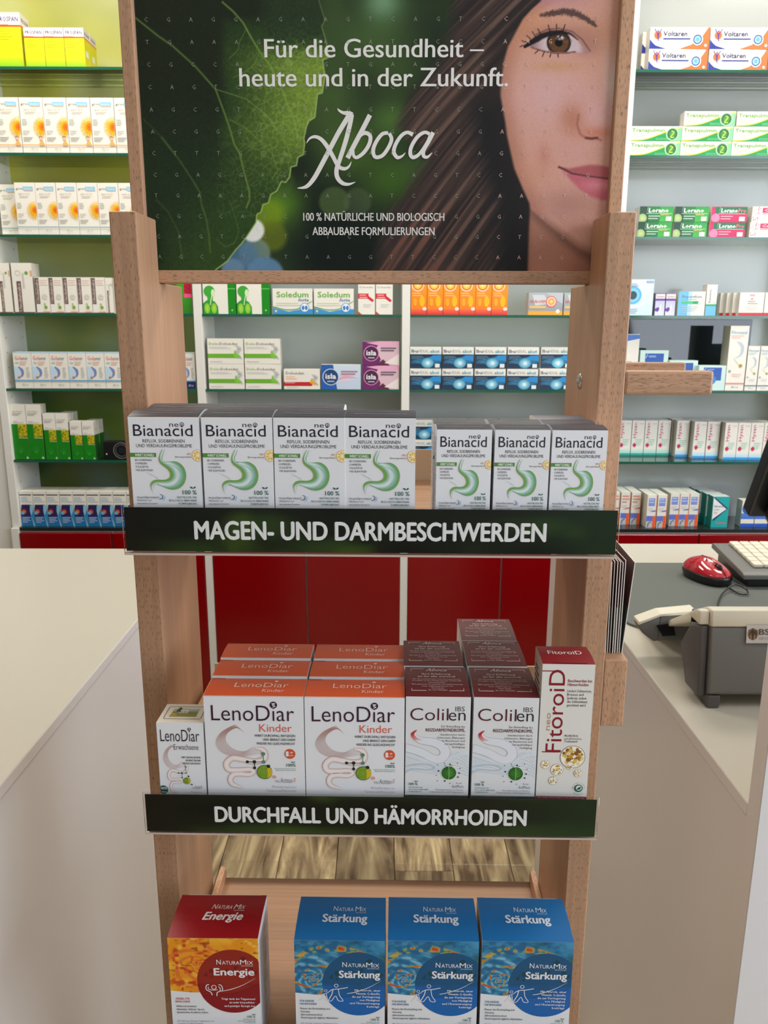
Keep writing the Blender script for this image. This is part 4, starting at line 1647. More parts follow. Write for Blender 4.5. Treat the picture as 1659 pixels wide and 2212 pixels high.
def maroon_lid(w, d):
    P = Print(w, d)
    c = C(226, 206, 200)
    e = w*0.09
    for a in ((e, d*0.16, w*0.32, d*0.175), (w*0.68, d*0.16, w-e, d*0.175), (e, d*0.9, w*0.3, d*0.915), (w*0.7, d*0.9, w-e, d*0.915), (e, d*0.16, e+w*0.007, d*0.915), (w-e-w*0.007, d*0.16, w-e, d*0.915)):
        P.rect(*a, c)
    P.text('Aboca', w/2, d*0.82, d*0.11, c, w=w*0.34, align='c', shear=0.35, bold=0.006)
    P.text('Ihre Erfahrung', w/2, d*0.68, d*0.055, c, w=w*0.46, align='c', bold=0.012)
    P.text('ist für alle wertvoll', w/2, d*0.59, d*0.055, c, w=w*0.6, align='c', bold=0.012)
    for k, (t, ww) in enumerate((('Für die kontinuierliche Verbesserung unserer', .76), ('Produkte ist Ihre Erfahrung mit Colilen IBS', .78), ('mitentscheidend.', .28), ('Bitte geben Sie uns jetzt Ihre Produktbewertung', .8), ('unter: erfahrungen.aboca.com.', .5), ('Vielen Dank', .2), ('für Ihre Mithilfe!', .3))):
        P.text(t, w/2, d*(0.51-0.057*k), d*0.032, c, w=w*ww, align='c', res=1)
    return P


w, d, h = 0.0543, 0.0592, 0.1146
colon_k = Kind('capsule_carton', w, d, h, C(230, 230, 230), [
    ('front_print', colon_print(w, h), front_map(w, d), None),
    ('lid_print', maroon_lid(w, d), top_map(w, d, h, 0.0012), None)], top=C(104, 24, 30), bulge=0.0012)
put(colon_k, 0.0364, 0.612, 1, 'white carton with maroon lid and leaf circle, left one in the front row', 'maroon-lidded cartons')
put(colon_k, 0.0936, 0.612, 1, 'white carton with maroon lid and leaf circle, right one in the front row', 'maroon-lidded cartons', -0.01)
put(colon_k, 0.0352, 0.6735, 1, 'maroon-lidded carton in the second row, left, beside the orange lids', 'maroon-lidded cartons')
put(colon_k, 0.0930, 0.6745, 1, 'maroon-lidded carton in the second row, right, with two others in its column', 'maroon-lidded cartons')
put(colon_k, 0.0925, 0.7345, 1, 'maroon-lidded carton standing alone in the back row', 'maroon-lidded cartons')


# ---- tall ointment carton
def balm_print(w, h):
    P = Print(w, h)

    def q(x, y):
        t = (y-410)/1030*0.845
        L = 1135-(y-410)*0.0556
        return ((x-L)/(405-(y-410)*0.02)*w, (1-t)*h)

    def line(s, x0, x1, yb, cap, col, bold=0.0, res=2):
        a, b = q(x0, yb), q(x1, yb)
        P.text(s, a[0], a[1], cap/1030*0.845*h, col, w=b[0]-a[0], bold=bold, res=res)
    MR = C(140, 20, 36)
    a, b = q(1258, 1085), q(1290, 452)
    P.text('FitoroiD', a[0]+w*0.03, a[1], w*0.30, MR, w=b[1]-a[1], rot=1, bold=0.0, res=4)
    for px, py in ((1200, 1083), (1206, 462)):
        c = q(px, py)
        P.rect(c[0]-w*0.19, c[1]-h*0.003, c[0]+w*0.13, c[1]+h*0.003, MR)
    a, b = q(1188, 915), q(1188, 780)
    P.text('neo', a[0], a[1], w*0.10, C(190, 150, 120), w=b[1]-a[1], rot=1, res=3)
    line('Beschwerden bei', 1328, 1510, 544, 22, MR, 0.012)
    line('Hämorrhoiden', 1326, 1484, 572, 22, MR, 0.012)
    BK = C(46, 42, 46)
    for k, (t, x1) in enumerate((('Lindert Schmerzen,', 1508), ('Brennen und', 1446), ('Juckreiz, indem', 1468), ('die Schleimhaut', 1474), ('geschützt wird', 1460))):
        line(t, 1323-k, x1, 619+27*k, 19, BK, 0.006, 1)
    line('Mit HELYDOL', 1300, 1405, 962, 16, BK, 0.01, 1)
    line('und ätherischem', 1298, 1430, 984, 15, BK, 0, 1)
    line('Teebaumöl', 1297, 1396, 1005, 16, BK, 0.012, 1)
    r = random.Random(5)
    for px, py, rad in ((1360, 1120, 100), (1240, 1222, 51), (1152, 1182, 36), (1340, 1190, 34), (1400, 1247, 34), (1210, 1308, 36)):
        c = q(px, py)
        R_ = w*rad/405
        P.circ(c[0], c[1], R_, C(150, 130, 110), n=26)
        P.circ(c[0], c[1], R_*0.95, C(250, 246, 232), n=26)
        for k in range(int(rad*0.7)):
            a, m = r.random()*6.28, R_*0.8*math.sqrt(r.random())
            P.z -= P.step*0.97
            P.circ(c[0]+m*math.cos(a), c[1]+m*math.sin(a), R_*(0.08+0.1*r.random()), r.choice([C(202, 158, 60), C(176, 120, 40), C(224, 188, 92), C(140, 88, 36), C(236, 214, 150)]), n=7)
    c = q(1402, 1367)
    P.circ(c[0], c[1], w*0.082, C(24, 96, 72), n=24)
    P.circ(c[0]+w*0.005, c[1]+w*0.005, w*0.058, C(226, 232, 224), n=24)
    P.poly([(c[0]-w*.05, c[1]-w*.03), (c[0]+w*.0, c[1]+w*.02), (c[0]+w*.05, c[1]+w*.04), (c[0]+w*.03, c[1]-w*.03)], C(24, 96, 72))
    for k, ch in enumerate('Biologischer'):
        a = math.pi*(1.02-0.094*k)
        P.text(ch, c[0]+w*0.115*math.cos(a), c[1]+w*0.115*math.sin(a), w*0.028, C(60, 110, 90), align='c', res=1)
    for k, ch in enumerate('Anbau'):
        a = math.pi*(1.3+0.1*k)
        P.text(ch, c[0]+w*0.125*math.cos(a), c[1]+w*0.125*math.sin(a)-w*0.02, w*0.028, C(60, 110, 90), align='c', res=1)
    y1 = q(1300, 1434)[1]
    P.rect(0, 0, w, y1, C(120, 24, 44))
    P.text('BIO-SALBE ZUR ÄUSSERLICHEN ANWENDUNG', w*0.04, y1-h*0.016, h*0.011, C(216, 150, 160), w=w*0.92, bold=0.01, res=1)
    return P


def balm_lid(w, d):
    P = Print(w, d)
    P.text('FitoroiD', w*0.5, d*0.45, d*0.2, C(240, 224, 214), w=w*0.66, align='c', bold=0.006, res=3)
    P.rect(w*0.2, d*0.02, w*0.85, d*0.05, C(74, 16, 20))
    return P


w, d, h = 0.0433, 0.0372, 0.1450
balm_k = Kind('ointment_carton', w, d, h, C(232, 228, 220), [
    ('front_print', balm_print(w, h), front_map(w, d), None),
    ('lid_print', balm_lid(w, d), top_map(w, d, h, 0.0015), None),
    ('side_print', side_lines(d, h, 26, C(120, 60, 66)), side_map(w, d, -1), None)], top=C(138, 20, 32), bulge=0.0015)
put(balm_k, 0.1436, 0.612, 1, 'tall slim cream carton with red vertical lettering beside the right post', None, -0.012)


# ---- food-supplement cartons on the bottom shelf
def fractal_art(mode):
    def fn(x, y):
        if mode == 'blue':
            cx, cy = 0.2, 0.30
        else:
            cx, cy = 0.34, 0.52
        dx, dy = (x-cx)*1.15, (y-cy)
        r = np.hypot(dx, dy)+1e-4
        a = np.arctan2(dy, dx)
        ph = 3*a+7.5*np.log(r+0.02)
        arm = 0.5+0.5*np.cos(ph)
        sub = 0.5+0.5*np.cos(13*np.log(r+0.03)-5*a)
        fine = 0.5+0.5*np.cos(40*np.log(r+0.05)+3*a)
        nz = vnoise(x*22, y*22, 71)
        n2 = vnoise(x*6, y*6, 72)
        if mode == 'blue':
            img = np.tile(np.array([46., 130., 170.]), (len(x), 1))
            img = mixc(img, (156, 208, 226), sstep(0.35, 1.0, sub)*0.8*sstep(0.8, 0.3, r))
            img = mixc(img, (20, 90, 140), sstep(0.6, 1.0, fine)*0.35)
            img = mixc(img, (20, 84, 130), sstep(0.6, 0.2, nz)*0.6)
            img = mixc(img, (24, 70, 40), sstep(0.55, 0.9, n2)*sstep(0.3, 0.8, x)*0.5)
            img = mixc(img, (206, 170, 60), sstep(0.82, 0.95, arm)*sstep(0.3, 0.6, nz)*0.9)
            img = mixc(img, (206, 60, 36), sstep(0.88, 0.98, arm)*sstep(0.62, 0.8, nz)*0.9)
            img = mixc(img, (90, 170, 206), sstep(0.75, 1.0, x)*sstep(0.6, 1.0, y)*0.7)
        else:
            img = np.tile(np.array([238., 150., 24.]), (len(x), 1))
            img = mixc(img, (250, 196, 60), sstep(0.4, 0.9, n2)*0.9)
            img = mixc(img, (196, 60, 24), sstep(0.5, 0.9, arm)*sstep(0.45, 0.75, nz)*sstep(0.62, 0.4, r))
            img = mixc(img, (226, 92, 60), sstep(0.5, 0.95, sub)*sstep(0.55, 0.3, r)*0.6)
            img = mixc(img, (130, 40, 16), sstep(0.25, 0.0, nz)*0.7)
            img = mixc(img, (255, 214, 90), sstep(0.8, 1.0, arm)*sstep(0.45, 0.2, nz)*0.8)
        c = img/255
        c = np.where(c <= 0.04045, c/12.92, ((c+0.055)/1.055)**2.4)
        return np.concatenate([c, np.ones((len(c), 1))], 1)
    return fn


def mix_print(w, h, mode):
    P = Print(w, h)

    def q(x, y):
        t = (y-620)/1110*0.75
        L = 115+(y-620)*0.086
        return ((x-L)/(1157-(y-620)*0.02)*w, (1-t)*h)

    def line(s, x0, x1, yb, cap, col, bold=0.0, res=2, shear=0):
        a, b = q(x0, yb), q(x1, yb)
        P.text(s, a[0], a[1], cap/1110*0.75*h, col, w=b[0]-a[0], bold=bold, res=res, shear=shear)
    red = mode == 'red'
    yw = q(200, 1318)[1]
    P.grid(0, yw, w, h, 170, 110, fractal_art(mode))
    # lower white sheet with a shallow wave
    P.poly([(0, 0), (w, 0), (w, yw-h*0.02), (w*0.45, yw-h*0.012), (w*0.15, yw+h*0.004), (0, yw+h*0.015)], WHITE)
    c = q(968, 1172)
    deep, veil = (C(140, 10, 26), C(150, 34, 24)) if red else (C(14, 100, 176), C(16, 84, 128))
    n = 48
    pts = [(c[0], c[1])]
    cols = [veil]
    rx, ry = w*0.40, h*0.277
    for k in range(n):
        a = 2*math.pi*k/n
        pts.append((c[0]+rx*math.cos(a), c[1]+ry*math.sin(a)))
        cols.append(veil if math.sin(a) > -0.1 else deep)
    P.add(pts, [(0, 1+k, 1+(k+1) % n) for k in range(n)], cols)
    r = random.Random(2)
    for k in range(16):
        a, m = r.uniform(0.2, 2.9), r.uniform(0.2, 0.8)
        P.circ(c[0]+rx*m*math.cos(a), c[1]+ry*m*math.sin(a), w*r.uniform(0.01, 0.03), C(120, 20, 20) if red else C(14, 70, 84), n=9)
    P.poly([(c[0]-rx*0.86, c[1]-ry*0.46)] + [(c[0]+rx*math.cos(a), c[1]+ry*math.sin(a)) for a in np.linspace(3.64, 6.9, 30)] + [(w, c[1]-ry*0.05), (c[0]+rx*0.5, c[1]-ry*0.2), (c[0], c[1]-ry*0.38)], deep)
    WT = C(240, 238, 238)

    def natura(x0, x1, yb, k=1.0):
        m = x0+(x1-x0)*0.645
        line('N', x0, x0+(x1-x0)*0.125, yb, 62*k, WT)
        line('ATURA', x0+(x1-x0)*0.155, m-(x1-x0)*0.02, yb, 46*k, WT)
        line('M', m, m+(x1-x0)*0.17, yb, 62*k, WT)
        line('IX', m+(x1-x0)*0.2, x1, yb, 46*k, WT)
        line('ADVANCED', m+(x1-x0)*0.03, x1, yb+22*k, 12*k, WT, 0, 1)
    natura(752, 1222, 952)
    line('Energie' if red else 'Stärkung', 726 if red else 720, 1238, 1090, 88, WT, 0.03, 3)
    P.stroke([q(835, 1297), q(950, 1272), q(1100, 1215), q(1255, 1125)], [w*0.006, w*0.009, w*0.006, w*0.001], WT)

    def man(cx, cy, s):
        P.ring(*q(cx, cy), w*0.022*s, w*0.03*s, WT, 16)
    if red:
        man(727, 1247, 1)
        P.stroke([q(665, 1212), q(632, 1222), q(630, 1275), q(690, 1312), q(708, 1352)], w*0.01, WT)
        P.stroke([q(785, 1212), q(822, 1225), q(838, 1285), q(775, 1312), q(768, 1362)], w*0.01, WT)
        P.stroke([q(655, 1240), q(662, 1272), q(720, 1285), q(775, 1278)], w*0.008, WT)
        P.stroke([q(785, 1235), q(808, 1262), q(806, 1290)], w*0.008, WT)
    else:
        man(690, 1195, 0.8)
        P.stroke([q(840, 1215), q(740, 1235), q(650, 1245), q(600, 1275)], w*0.009, WT)
        P.stroke([q(650, 1245), q(640, 1310), q(600, 1390)], w*0.01, WT)
        P.stroke([q(720, 1240), q(740, 1320), q(790, 1390), q(730, 1390), q(690, 1330), q(640, 1395), q(600, 1390)], w*0.008, WT)
        man(560, 1262, 0.6)
        P.stroke([q(600, 1280), q(560, 1300), q(510, 1310)], w*0.007, WT)
        P.stroke([q(545, 1305), q(530, 1350), q(490, 1390)], w*0.008, WT)
        P.stroke([q(570, 1305), q(590, 1395), q(550, 1350)], w*0.008, WT)
    TX = (('Trägt dank der Taigawurzel', 830), ('zu mehr körperlicher', 932), ('und geistiger Energie bei', 870)) if red else \
        (('Mit Acerola, einer', 930), ('Vitamin C-Quelle,', 945), ('die zur Verringerung', 900), ('von Müdigkeit', 1000), ('und Überanstrengung', 880), ('beiträgt', 1100))
    for k, (t, x0) in enumerate(TX):
        line(t, x0, 1258, (1410 if red else 1262)+(46 if red else 42)*k, 25, WT, 0.02, 1)
    cc = C(196, 60, 64) if red else C(60, 110, 150)
    for k, t in enumerate(('SPEZIELL FÜR', 'ERWACHSENE') if red else ('FÜR KINDER', 'UND ERWACHSENE')):
        line(t, 243, 243+[180, 184][k]+(0 if red else 30*k), 1410+38*k, 24, cc, 0.015, 1)
    for k, t in enumerate(('Während intensiver', 'Aktivität: Arbeit, Sport,', 'dynamisches & aktives Leben.') if red else ('Phasen der Erschöpfung und', 'Genesung', 'Jahreszeitenwechsel', 'Anstrengende tägliche Aktivitäten')):
        line(t, 252+5*k, 252+5*k+len(t)*14.5, 1508+40*k, 22, C(40, 38, 44), 0.015, 1)
    for k, t in enumerate(('Mit Ginseng, Guarana, Taigawurzel und', 'Coenzym-Q, Pflanzenextrakt')):
        line(t, 275, 275+len(t)*12.6, 1700+34*k, 18, C(120, 120, 126), 0, 1)
    TE = C(20, 92, 72)
    line('100 %', 1168, 1270, 1645, 28, TE, 0.012)
    leaf_icon(P, *q(1250, 1610), w*0.022, TE)
    for k, (t, x0) in enumerate((('NATÜRLICHE UND', 1115), ('BIOLOGISCH ABBAUBARE', 1050), ('FORMULIERUNG', 1130))):
        line(t, x0, 1275, 1672+22*k, 12, TE, 0, 1)
    return P


def mix_lid(w, d, mode):
    P = Print(w, d)
    c = C(236, 222, 214) if mode == 'red' else C(214, 222, 228)
    sh = 0.25 if mode == 'red' else 0.05
    P.text('N', w*.40, d*.62, d*.12, c, w=w*.05, shear=sh)
    P.text('ATURA', w*.46, d*.62, d*.09, c, w=w*.17, shear=sh)
    P.text('M', w*.65, d*.62, d*.12, c, w=w*.065, shear=sh)
    P.text('IX', w*.725, d*.62, d*.09, c, w=w*.05, shear=sh)
    P.text('ADVANCED', w*.66, d*.575, d*.022, c, w=w*.12, res=1)
    if mode == 'red':
        P.text('Energie', w*.33, d*.37, d*.17, c, w=w*.44, bold=0.03, shear=0.25, res=3)
    else:
        P.text('Stärkung', w*.29, d*.37, d*.17, c, w=w*.5, bold=0.03, res=3)
    P.rect(w*0.08, d*0.985, w*0.93, d, C(206, 190, 186) if mode == 'red' else C(150, 176, 196))
    return P


w, d, h = 0.0826, 0.0562, 0.1250
MK = {}
for mode, top in (('red', (150, 8, 22)), ('blue', (16, 104, 164))):
    MK[mode] = Kind('supplement_carton', w, d, h, WHITE, [
        ('front_print', mix_print(w, h, mode), front_map(w, d), None),
        ('lid_print', mix_lid(w, d, mode), top_map(w, d, h, 0.002), None),
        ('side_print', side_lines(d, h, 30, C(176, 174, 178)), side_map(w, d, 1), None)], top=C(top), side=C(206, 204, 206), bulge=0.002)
put(MK['red'], -0.1645, 0.6125, 2, 'red and orange carton with fractal flower print on the bottom shelf', None, 0.012)
for i, u in enumerate((-0.0486, 0.0366, 0.1225)):
    put(MK['blue'], u, 0.612+0.001*i, 2, 'blue carton with spiral fractal print on the bottom shelf, %s' % ['left', 'middle', 'right'][i] + ' of three', 'blue spiral cartons', [0.0, 0.0, -0.006][i])


# ------------------------------------------------------------------ leaflet rack on the right post
sbox('side_rail', UR1+0.0003, 0.2745, VF+0.002, VF+0.014, 1.3908, 1.4115, MAT['wood_x'], bevel=0.0025)
sbox('side_rail', UR1+0.0003, 0.2695, 0.758, 0.770, 1.3955, 1.4160, MAT['wood_x'], bevel=0.0018)
sbox('leaflet_ledge', UR1+0.0003, 0.2192, VF+0.001, 0.812, 1.0745, 1.1428, MAT['wood_z'], bevel=0.001)


def leaflet(i, n):
    """thin folded leaflet standing on the ledge, seen on its fore-edge"""
    t = i/(n-1)
    ub, ut = 0.2015+0.0155*t, 0.1995+(0.0235 if i == n-1 else 0.0175)*t
    v0, v1 = 0.716+0.003*random.random(), 0.806
    zb, zt = 1.1432, 1.2335+0.003*random.random()
    th = 0.00075
    bm = bmesh.new()
    NZ, NV_ = 6, 5
    grid = {}
    for a in range(NZ+1):
        for b in range(NV_+1):
            z = zb+(zt-zb)*a/NZ
            v = v0+(v1-v0)*b/NV_
            u = ub+(ut-ub)*a/NZ+0.0035*(b/NV_)*(a/NZ)*(1 if i == n-1 else 0.3)
            for s in (0, 1):
                grid[a, b, s] = bm.verts.new((u+s*th-UCL, v-VCL, z-ZCL))
    cl = []
    DB, GG, WH, GN = C(74, 30, 28), C(112, 110, 104), C(226, 220, 212), C(52, 66, 54)
    lo = [GG, GN, C(96, 92, 90), GN, C(214, 208, 198), GG, C(86, 92, 90), C(70, 80, 76)][i % 8]
    for a in range(NZ):
        for b in range(NV_):
            f = bm.faces.new((grid[a, b, 0], grid[a+1, b, 0], grid[a+1, b+1, 0], grid[a, b+1, 0]))
            cl.append((f, DB if a >= 3 else lo))
            f = bm.faces.new((grid[a, b, 1], grid[a, b+1, 1], grid[a+1, b+1, 1], grid[a+1, b, 1]))
            cl.append((f, WH))
        f = bm.faces.new((grid[a, 0, 0], grid[a, 0, 1], grid[a+1, 0, 1], grid[a+1, 0, 0]))
        cl.append((f, WH))
        f = bm.faces.new((grid[a, NV_, 0], grid[a+1, NV_, 0], grid[a+1, NV_, 1], grid[a, NV_, 1]))
        cl.append((f, WH))
    for b in range(NV_):
        f = bm.faces.new((grid[NZ, b, 0], grid[NZ, b, 1], grid[NZ, b+1, 1], grid[NZ, b+1, 0]))
        cl.append((f, WH))
        f = bm.faces.new((grid[0, b, 0], grid[0, b+1, 0], grid[0, b+1, 1], grid[0, b, 1]))
        cl.append((f, WH))
    bm.faces.index_update()
    cols = {f.index: c for f, c in cl}
    bmesh.ops.recalc_face_normals(bm, faces=bm.faces)
    me = bpy.data.meshes.new('leaflet')
    bm.to_mesh(me)
    bm.free()
    at = me.color_attributes.new('Col', 'FLOAT_COLOR', 'CORNER')
    at.data.foreach_set('color', [x for p in me.polygons for _ in p.loop_indices for x in cols[p.index]])
    o = mesh_obj('leaflet', me, None, [MAT['print']])
    o.location = frS(UCL, VCL, ZCL)
    o.rotation_euler = (0, 0, -PSI)
    return o


UCL, VCL, ZCL = 0.21, 0.76, 1.1432
NLEAF = 8
for i in range(NLEAF):
    o = leaflet(i, NLEAF)
    tag(o, 'brown and grey folded leaflet on the side ledge of the stand, ' +
        ['closest to the post', 'second from the post', 'third from the post', 'fourth from the post', 'fifth from the post', 'sixth from the post', 'seventh from the post', 'outermost and leaning out'][i],
        'leaflet', 'leaflets on the side ledge')

# ------------------------------------------------------------------ things on the right counter
CZ = CNT_Z+0.0003
# desk mat with rounded corners
pad_pts = [(0.5, 1.63), (0.85, 1.63), (0.85, 1.262), (0.455, 1.262), (0.44, 1.267), (0.428, 1.285), (0.424, 1.31), (0.487, 1.62)]
pad_pts = [(0.416, 1.60), (0.424, 1.622), (0.445, 1.634), (0.84, 1.634), (0.84, 1.256), (0.46, 1.256), (0.437, 1.262), (0.424, 1.28), (0.416, 1.31)]
pm = prism('desk_mat', pad_pts[::-1], 'z', CZ, CZ+0.004, MAT['pad'], None, 0.0)
tag(pm, 'dark grey foam desk mat under the red mouse', 'desk mat')

# mouse
mx, my, mz, mrot = 0.652, 1.520, CZ+0.0045, math.radians(20)
mouse = empty('computer_mouse', (mx, my, mz), mrot)
tag(mouse, 'glossy red and black computer mouse on the grey desk mat', 'mouse')


def mouse_shell(name, z0, z1, mat, sx=1.0, cut=None):
    bm = bmesh.new()
    nu, nv = 28, 10
    rows = []
    for j in range(nv+1):
        t = j/nv
        row = []
        for i in range(nu):
            a = 2*math.pi*i/nu
            ca, sa = math.cos(a), math.sin(a)
            # long axis along y, buttons toward -y
            ex = (abs(ca)**0.75)*(1 if ca >= 0 else -1)
            ey = (abs(sa)**0.85)*(1 if sa >= 0 else -1)
            z = z0+(z1-z0)*t
            k = math.sqrt(max(0.0, 1-(max(0, (z-0.012)/0.033))**2)) if z > 0.012 else 0.93+0.07*(z/0.012)
            row.append(bm.verts.new((0.0345*sx*ex*k, (0.054*ey*k) + 0.004*(z/0.038), z*(1+0.0*sa)-(0.006*max(0, -sa)*max(0, (z-0.02)/0.018)))))
        rows.append(row)
    for j in range(nv):
        for i in range(nu):
            bm.faces.new((rows[j][i], rows[j][(i+1) % nu], rows[j+1][(i+1) % nu], rows[j+1][i]))
    bm.faces.new(rows[-1])
    bm.faces.new(rows[0][::-1])
    return mesh_obj(name, bm_mesh(bm, name, True), mouse, [mat])


mouse_shell('base_shell', 0.0, 0.0175, MAT['black'])
mouse_shell('red_cover', 0.0176, 0.0448, MAT['mouse_red'], 1.0)
bm = bmesh.new()
bmesh.ops.create_cone(bm, cap_ends=True, segments=20, radius1=0.0085, radius2=0.0085, depth=0.0075)
bmesh.ops.bevel(bm, geom=list(bm.edges), offset=0.0012, segments=2, affect='EDGES')
bmesh.ops.rotate(bm, verts=bm.verts, cent=(0, 0, 0), matrix=Matrix.Rotation(math.pi/2, 3, 'Y'))
wh = mesh_obj('scroll_wheel', bm_mesh(bm, 'scroll_wheel', True), mouse, [MAT['black']])
wh.location = (0, -0.028, 0.0315)
tube('button_gap', [(0, -0.0515, 0.019), (0, -0.043, 0.0282), (0, -0.03, 0.0358), (0, -0.012, 0.0415), (0, 0.006, 0.0445), (0, 0.02, 0.0448)], 0.0008, MAT['black_gap'], mouse, 6)
c, s = math.cos(-mrot), math.sin(-mrot)


def to_mouse(x, y, z):
    dx, dy = x-mx, y-my
    return (c*dx-s*dy, s*dx+c*dy, z)


tube('cable', [to_mouse(0.668, 1.462, 0.004), to_mouse(0.674, 1.425, 0.003), to_mouse(0.688, 1.418, 0.004), to_mouse(0.694, 1.44, 0.007), to_mouse(0.678, 1.452, 0.0115),
               to_mouse(0.655, 1.435, 0.0065), to_mouse(0.632, 1.405, 0.003), to_mouse(0.606, 1.352, 0.003), to_mouse(0.600, 1.30, 0.003), to_mouse(0.62, 1.268, 0.003)], 0.0016, MAT['black'], mouse, 8)

# keyboard
kb = empty('keyboard', (0.93, 1.545, CZ), 0.0)
tag(kb, 'grey keyboard with cream keys behind the red mouse', 'keyboard')
KX0, KX1 = 0.700-0.93, 1.16-0.93


def kz(y):
    return 0.030+0.020*(y+0.08)/0.16


prism('key_deck', [(-0.08, kz(-0.08)-0.009), (-0.08, kz(-0.08)), (-0.07, kz(-0.07)+0.003), (0.072, kz(0.072)+0.003), (0.08, kz(0.08)), (0.08, kz(0.08)-0.010)], 'x', KX0, KX1, MAT['grey'], kb, 0.002)
prism('foot_body', [(-0.072, 0.0045), (-0.072, kz(-0.072)-0.0075), (0.07, kz(0.07)-0.0075), (0.07, 0.0045)], 'x', KX0+0.012, KX1-0.012, MAT['black'], kb, 0.001)
bm = bmesh.new()
add_box(bm, -0.0095, 0.0095, -0.0092, 0.0092, 0, 0.007, 0.0012)
key_me = bm_mesh(bm, 'key')
key_me.materials.append(MAT['cream'])
tilt = math.atan(0.020/0.16)
for r_ in range(6):
    for c_ in range(19):
        o = bpy.data.objects.new('key', key_me)
        COL.objects.link(o)
        o.parent = kb
        yy = 0.058-r_*0.0202
        o.location = (KX0+0.04+c_*0.0208, yy, kz(yy)+0.0035)
        o.rotation_euler = (tilt, 0, 0)

# card terminal, seen from behind
tm = empty('card_terminal', (0.53, 1.04, CZ), 0.0)
tag(tm, 'grey and cream card terminal seen from behind on the right counter edge', 'card terminal')
TX0, TX1 = 0.4375-0.53, 0.645-0.53


def tp(pts):
    return [(y-1.04, z) for y, z in pts]


prism('rear_cover', tp([(0.976, 0.022), (0.990, 0.110), (1.06, 0.112), (1.06, 0.016), (0.985, 0.016)]), 'x', TX0, TX1, MAT['grey'], tm, 0.0025, True)
prism('side_column', tp([(0.985, 0.012), (0.996, 0.1105), (1.03, 0.1), (1.06, 0.06), (1.03, 0.012)]), 'x', TX0-0.012, TX0-0.0006, MAT['grey_dark'], tm, 0.003, True)
for xx in (TX0+0.0, TX1-0.03):
    prism('foot', tp([(0.977, 0.0), (0.977, 0.018), (1.0, 0.018), (1.0, 0.0)]), 'x', xx, xx+0.016, MAT['grey_dark'], tm, 0.0015)
prism('top_cover', tp([(0.9885, 0.1115), (0.992, 0.1335), (1.01, 0.1325), (1.04, 0.118), (1.20, 0.030), (1.28, 0.006), (1.24, 0.006), (1.06, 0.09)]), 'x', TX0, TX1, MAT['cream'], tm, 0.002, True)
prism('top_corner', tp([(0.9955, 0.1115), (0.998, 0.1310), (1.008, 0.1300), (1.03, 0.118), (1.03, 0.1115)]), 'x', TX0-0.014, TX0-0.0006, MAT['cream'], tm, 0.002, True)
AX = 0.53
wing = [(0.3995-AX, 0.0415), (0.3935-AX, 0.0505), (0.3925-AX, 0.0545), (0.4245-AX, 0.0685), (0.4245-AX, 0.029), (0.4177-AX, 0.0278)]
prism('card_slot_arm', wing[::-1], 'y', 1.14-1.04, 1.165-1.04, MAT['grey'], tm, 0.0015, True)
wing2 = [(0.4247-AX, 0.0688), (0.478-AX, 0.0725), (0.478-AX, 0.034), (0.4247-AX, 0.0292)]
prism('arm_root', wing2[::-1], 'y', 1.14-1.04, 1.165-1.04, MAT['grey'], tm, 0.001)
lidp = [(0.3920-AX, 0.0550), (0.3922-AX, 0.0605), (0.4246-AX, 0.0735), (0.478-AX, 0.0790), (0.478-AX, 0.0730), (0.4246-AX, 0.0692)]
prism('arm_lid', lidp[::-1], 'y', 1.138-1.04, 1.165-1.04, MAT['cream'], tm, 0.001)
prism('card_slot', [(0.4195-AX, 0.0545), (0.4440-AX, 0.0585), (0.4500-AX, 0.0385), (0.4300-AX, 0.0375)][::-1], 'y', 1.1385-1.04, 1.142-1.04, MAT['black'], tm)
P = Print(0.08, 0.024, 0.00005, 0.0002)
P.rect(0, 0, 0.08, 0.024, C(196, 192, 188))
P.circ(0.0085, 0.012, 0.0072, C(150, 120, 92), ry=0.008, n=20)
for sx in (-1, 1):
    for k in range(5):
        P.stroke([(0.0085, 0.016), (0.0085+sx*0.004, 0.0175-0.0016*k), (0.0085+sx*(0.0064-0.0006*k), 0.0165-0.0026*k)], 0.0007, C(70, 48, 36), sub=3)
P.poly([(0.0078, 0.0195), (0.0092, 0.0195), (0.0100, 0.012), (0.0092, 0.0055), (0.0085, 0.0035), (0.0078, 0.0055), (0.0070, 0.012)], C(70, 48, 36))
P.text('BSI', 0.0165, 0.0115, 0.0075, C(84, 62, 44), w=0.0165, bold=0.012, res=3)
P.text('DSZ-CC-03', 0.0170, 0.0052, 0.0030, C(110, 90, 76), w=0.0155, res=1)
P.text('TÜV', 0.046, 0.0105, 0.007, C(60, 60, 90), w=0.014, bold=0.01, res=2)
sl = P.build('seal_sticker', lambda x, y, z: (TX0+0.0455+x, 0.986-1.04-z+ (y-0.012)*0.16, 0.0905+y), tm)

# monitor, seen from behind, leaning
mon = empty('monitor', (0.86, 1.30, CZ), 0.0)
tag(mon, 'black flat monitor leaning at the right edge above the keyboard', 'monitor')
scr = box('screen_body', -0.2493, 0.25, -0.014, 0.014, 0.0, 0.33, MAT['black'], mon, 0.004, 2)
scr.location = (0, 0, 0.1945)
scr.rotation_euler = (math.radians(25), 0, 0)
bk = box('back_shell', -0.228, 0.23, -0.05, -0.0145, 0.0, 0.31, MAT['black'], mon, 0.012, 3)
bk.location = scr.location
bk.rotation_euler = scr.rotation_euler
prism('stand_neck', [(-0.145, 0.006), (-0.145, 0.31), (-0.115, 0.31), (-0.115, 0.006)], 'x', 0.0, 0.07, MAT['black'], mon, 0.003)
prism('stand_base', [(-0.05, -0.21), (0.12, -0.21), (0.14, -0.1), (0.12, 0.03), (-0.05, 0.03), (-0.07, -0.1)], 'z', 0.0, 0.012, MAT['black'], mon, 0.002)


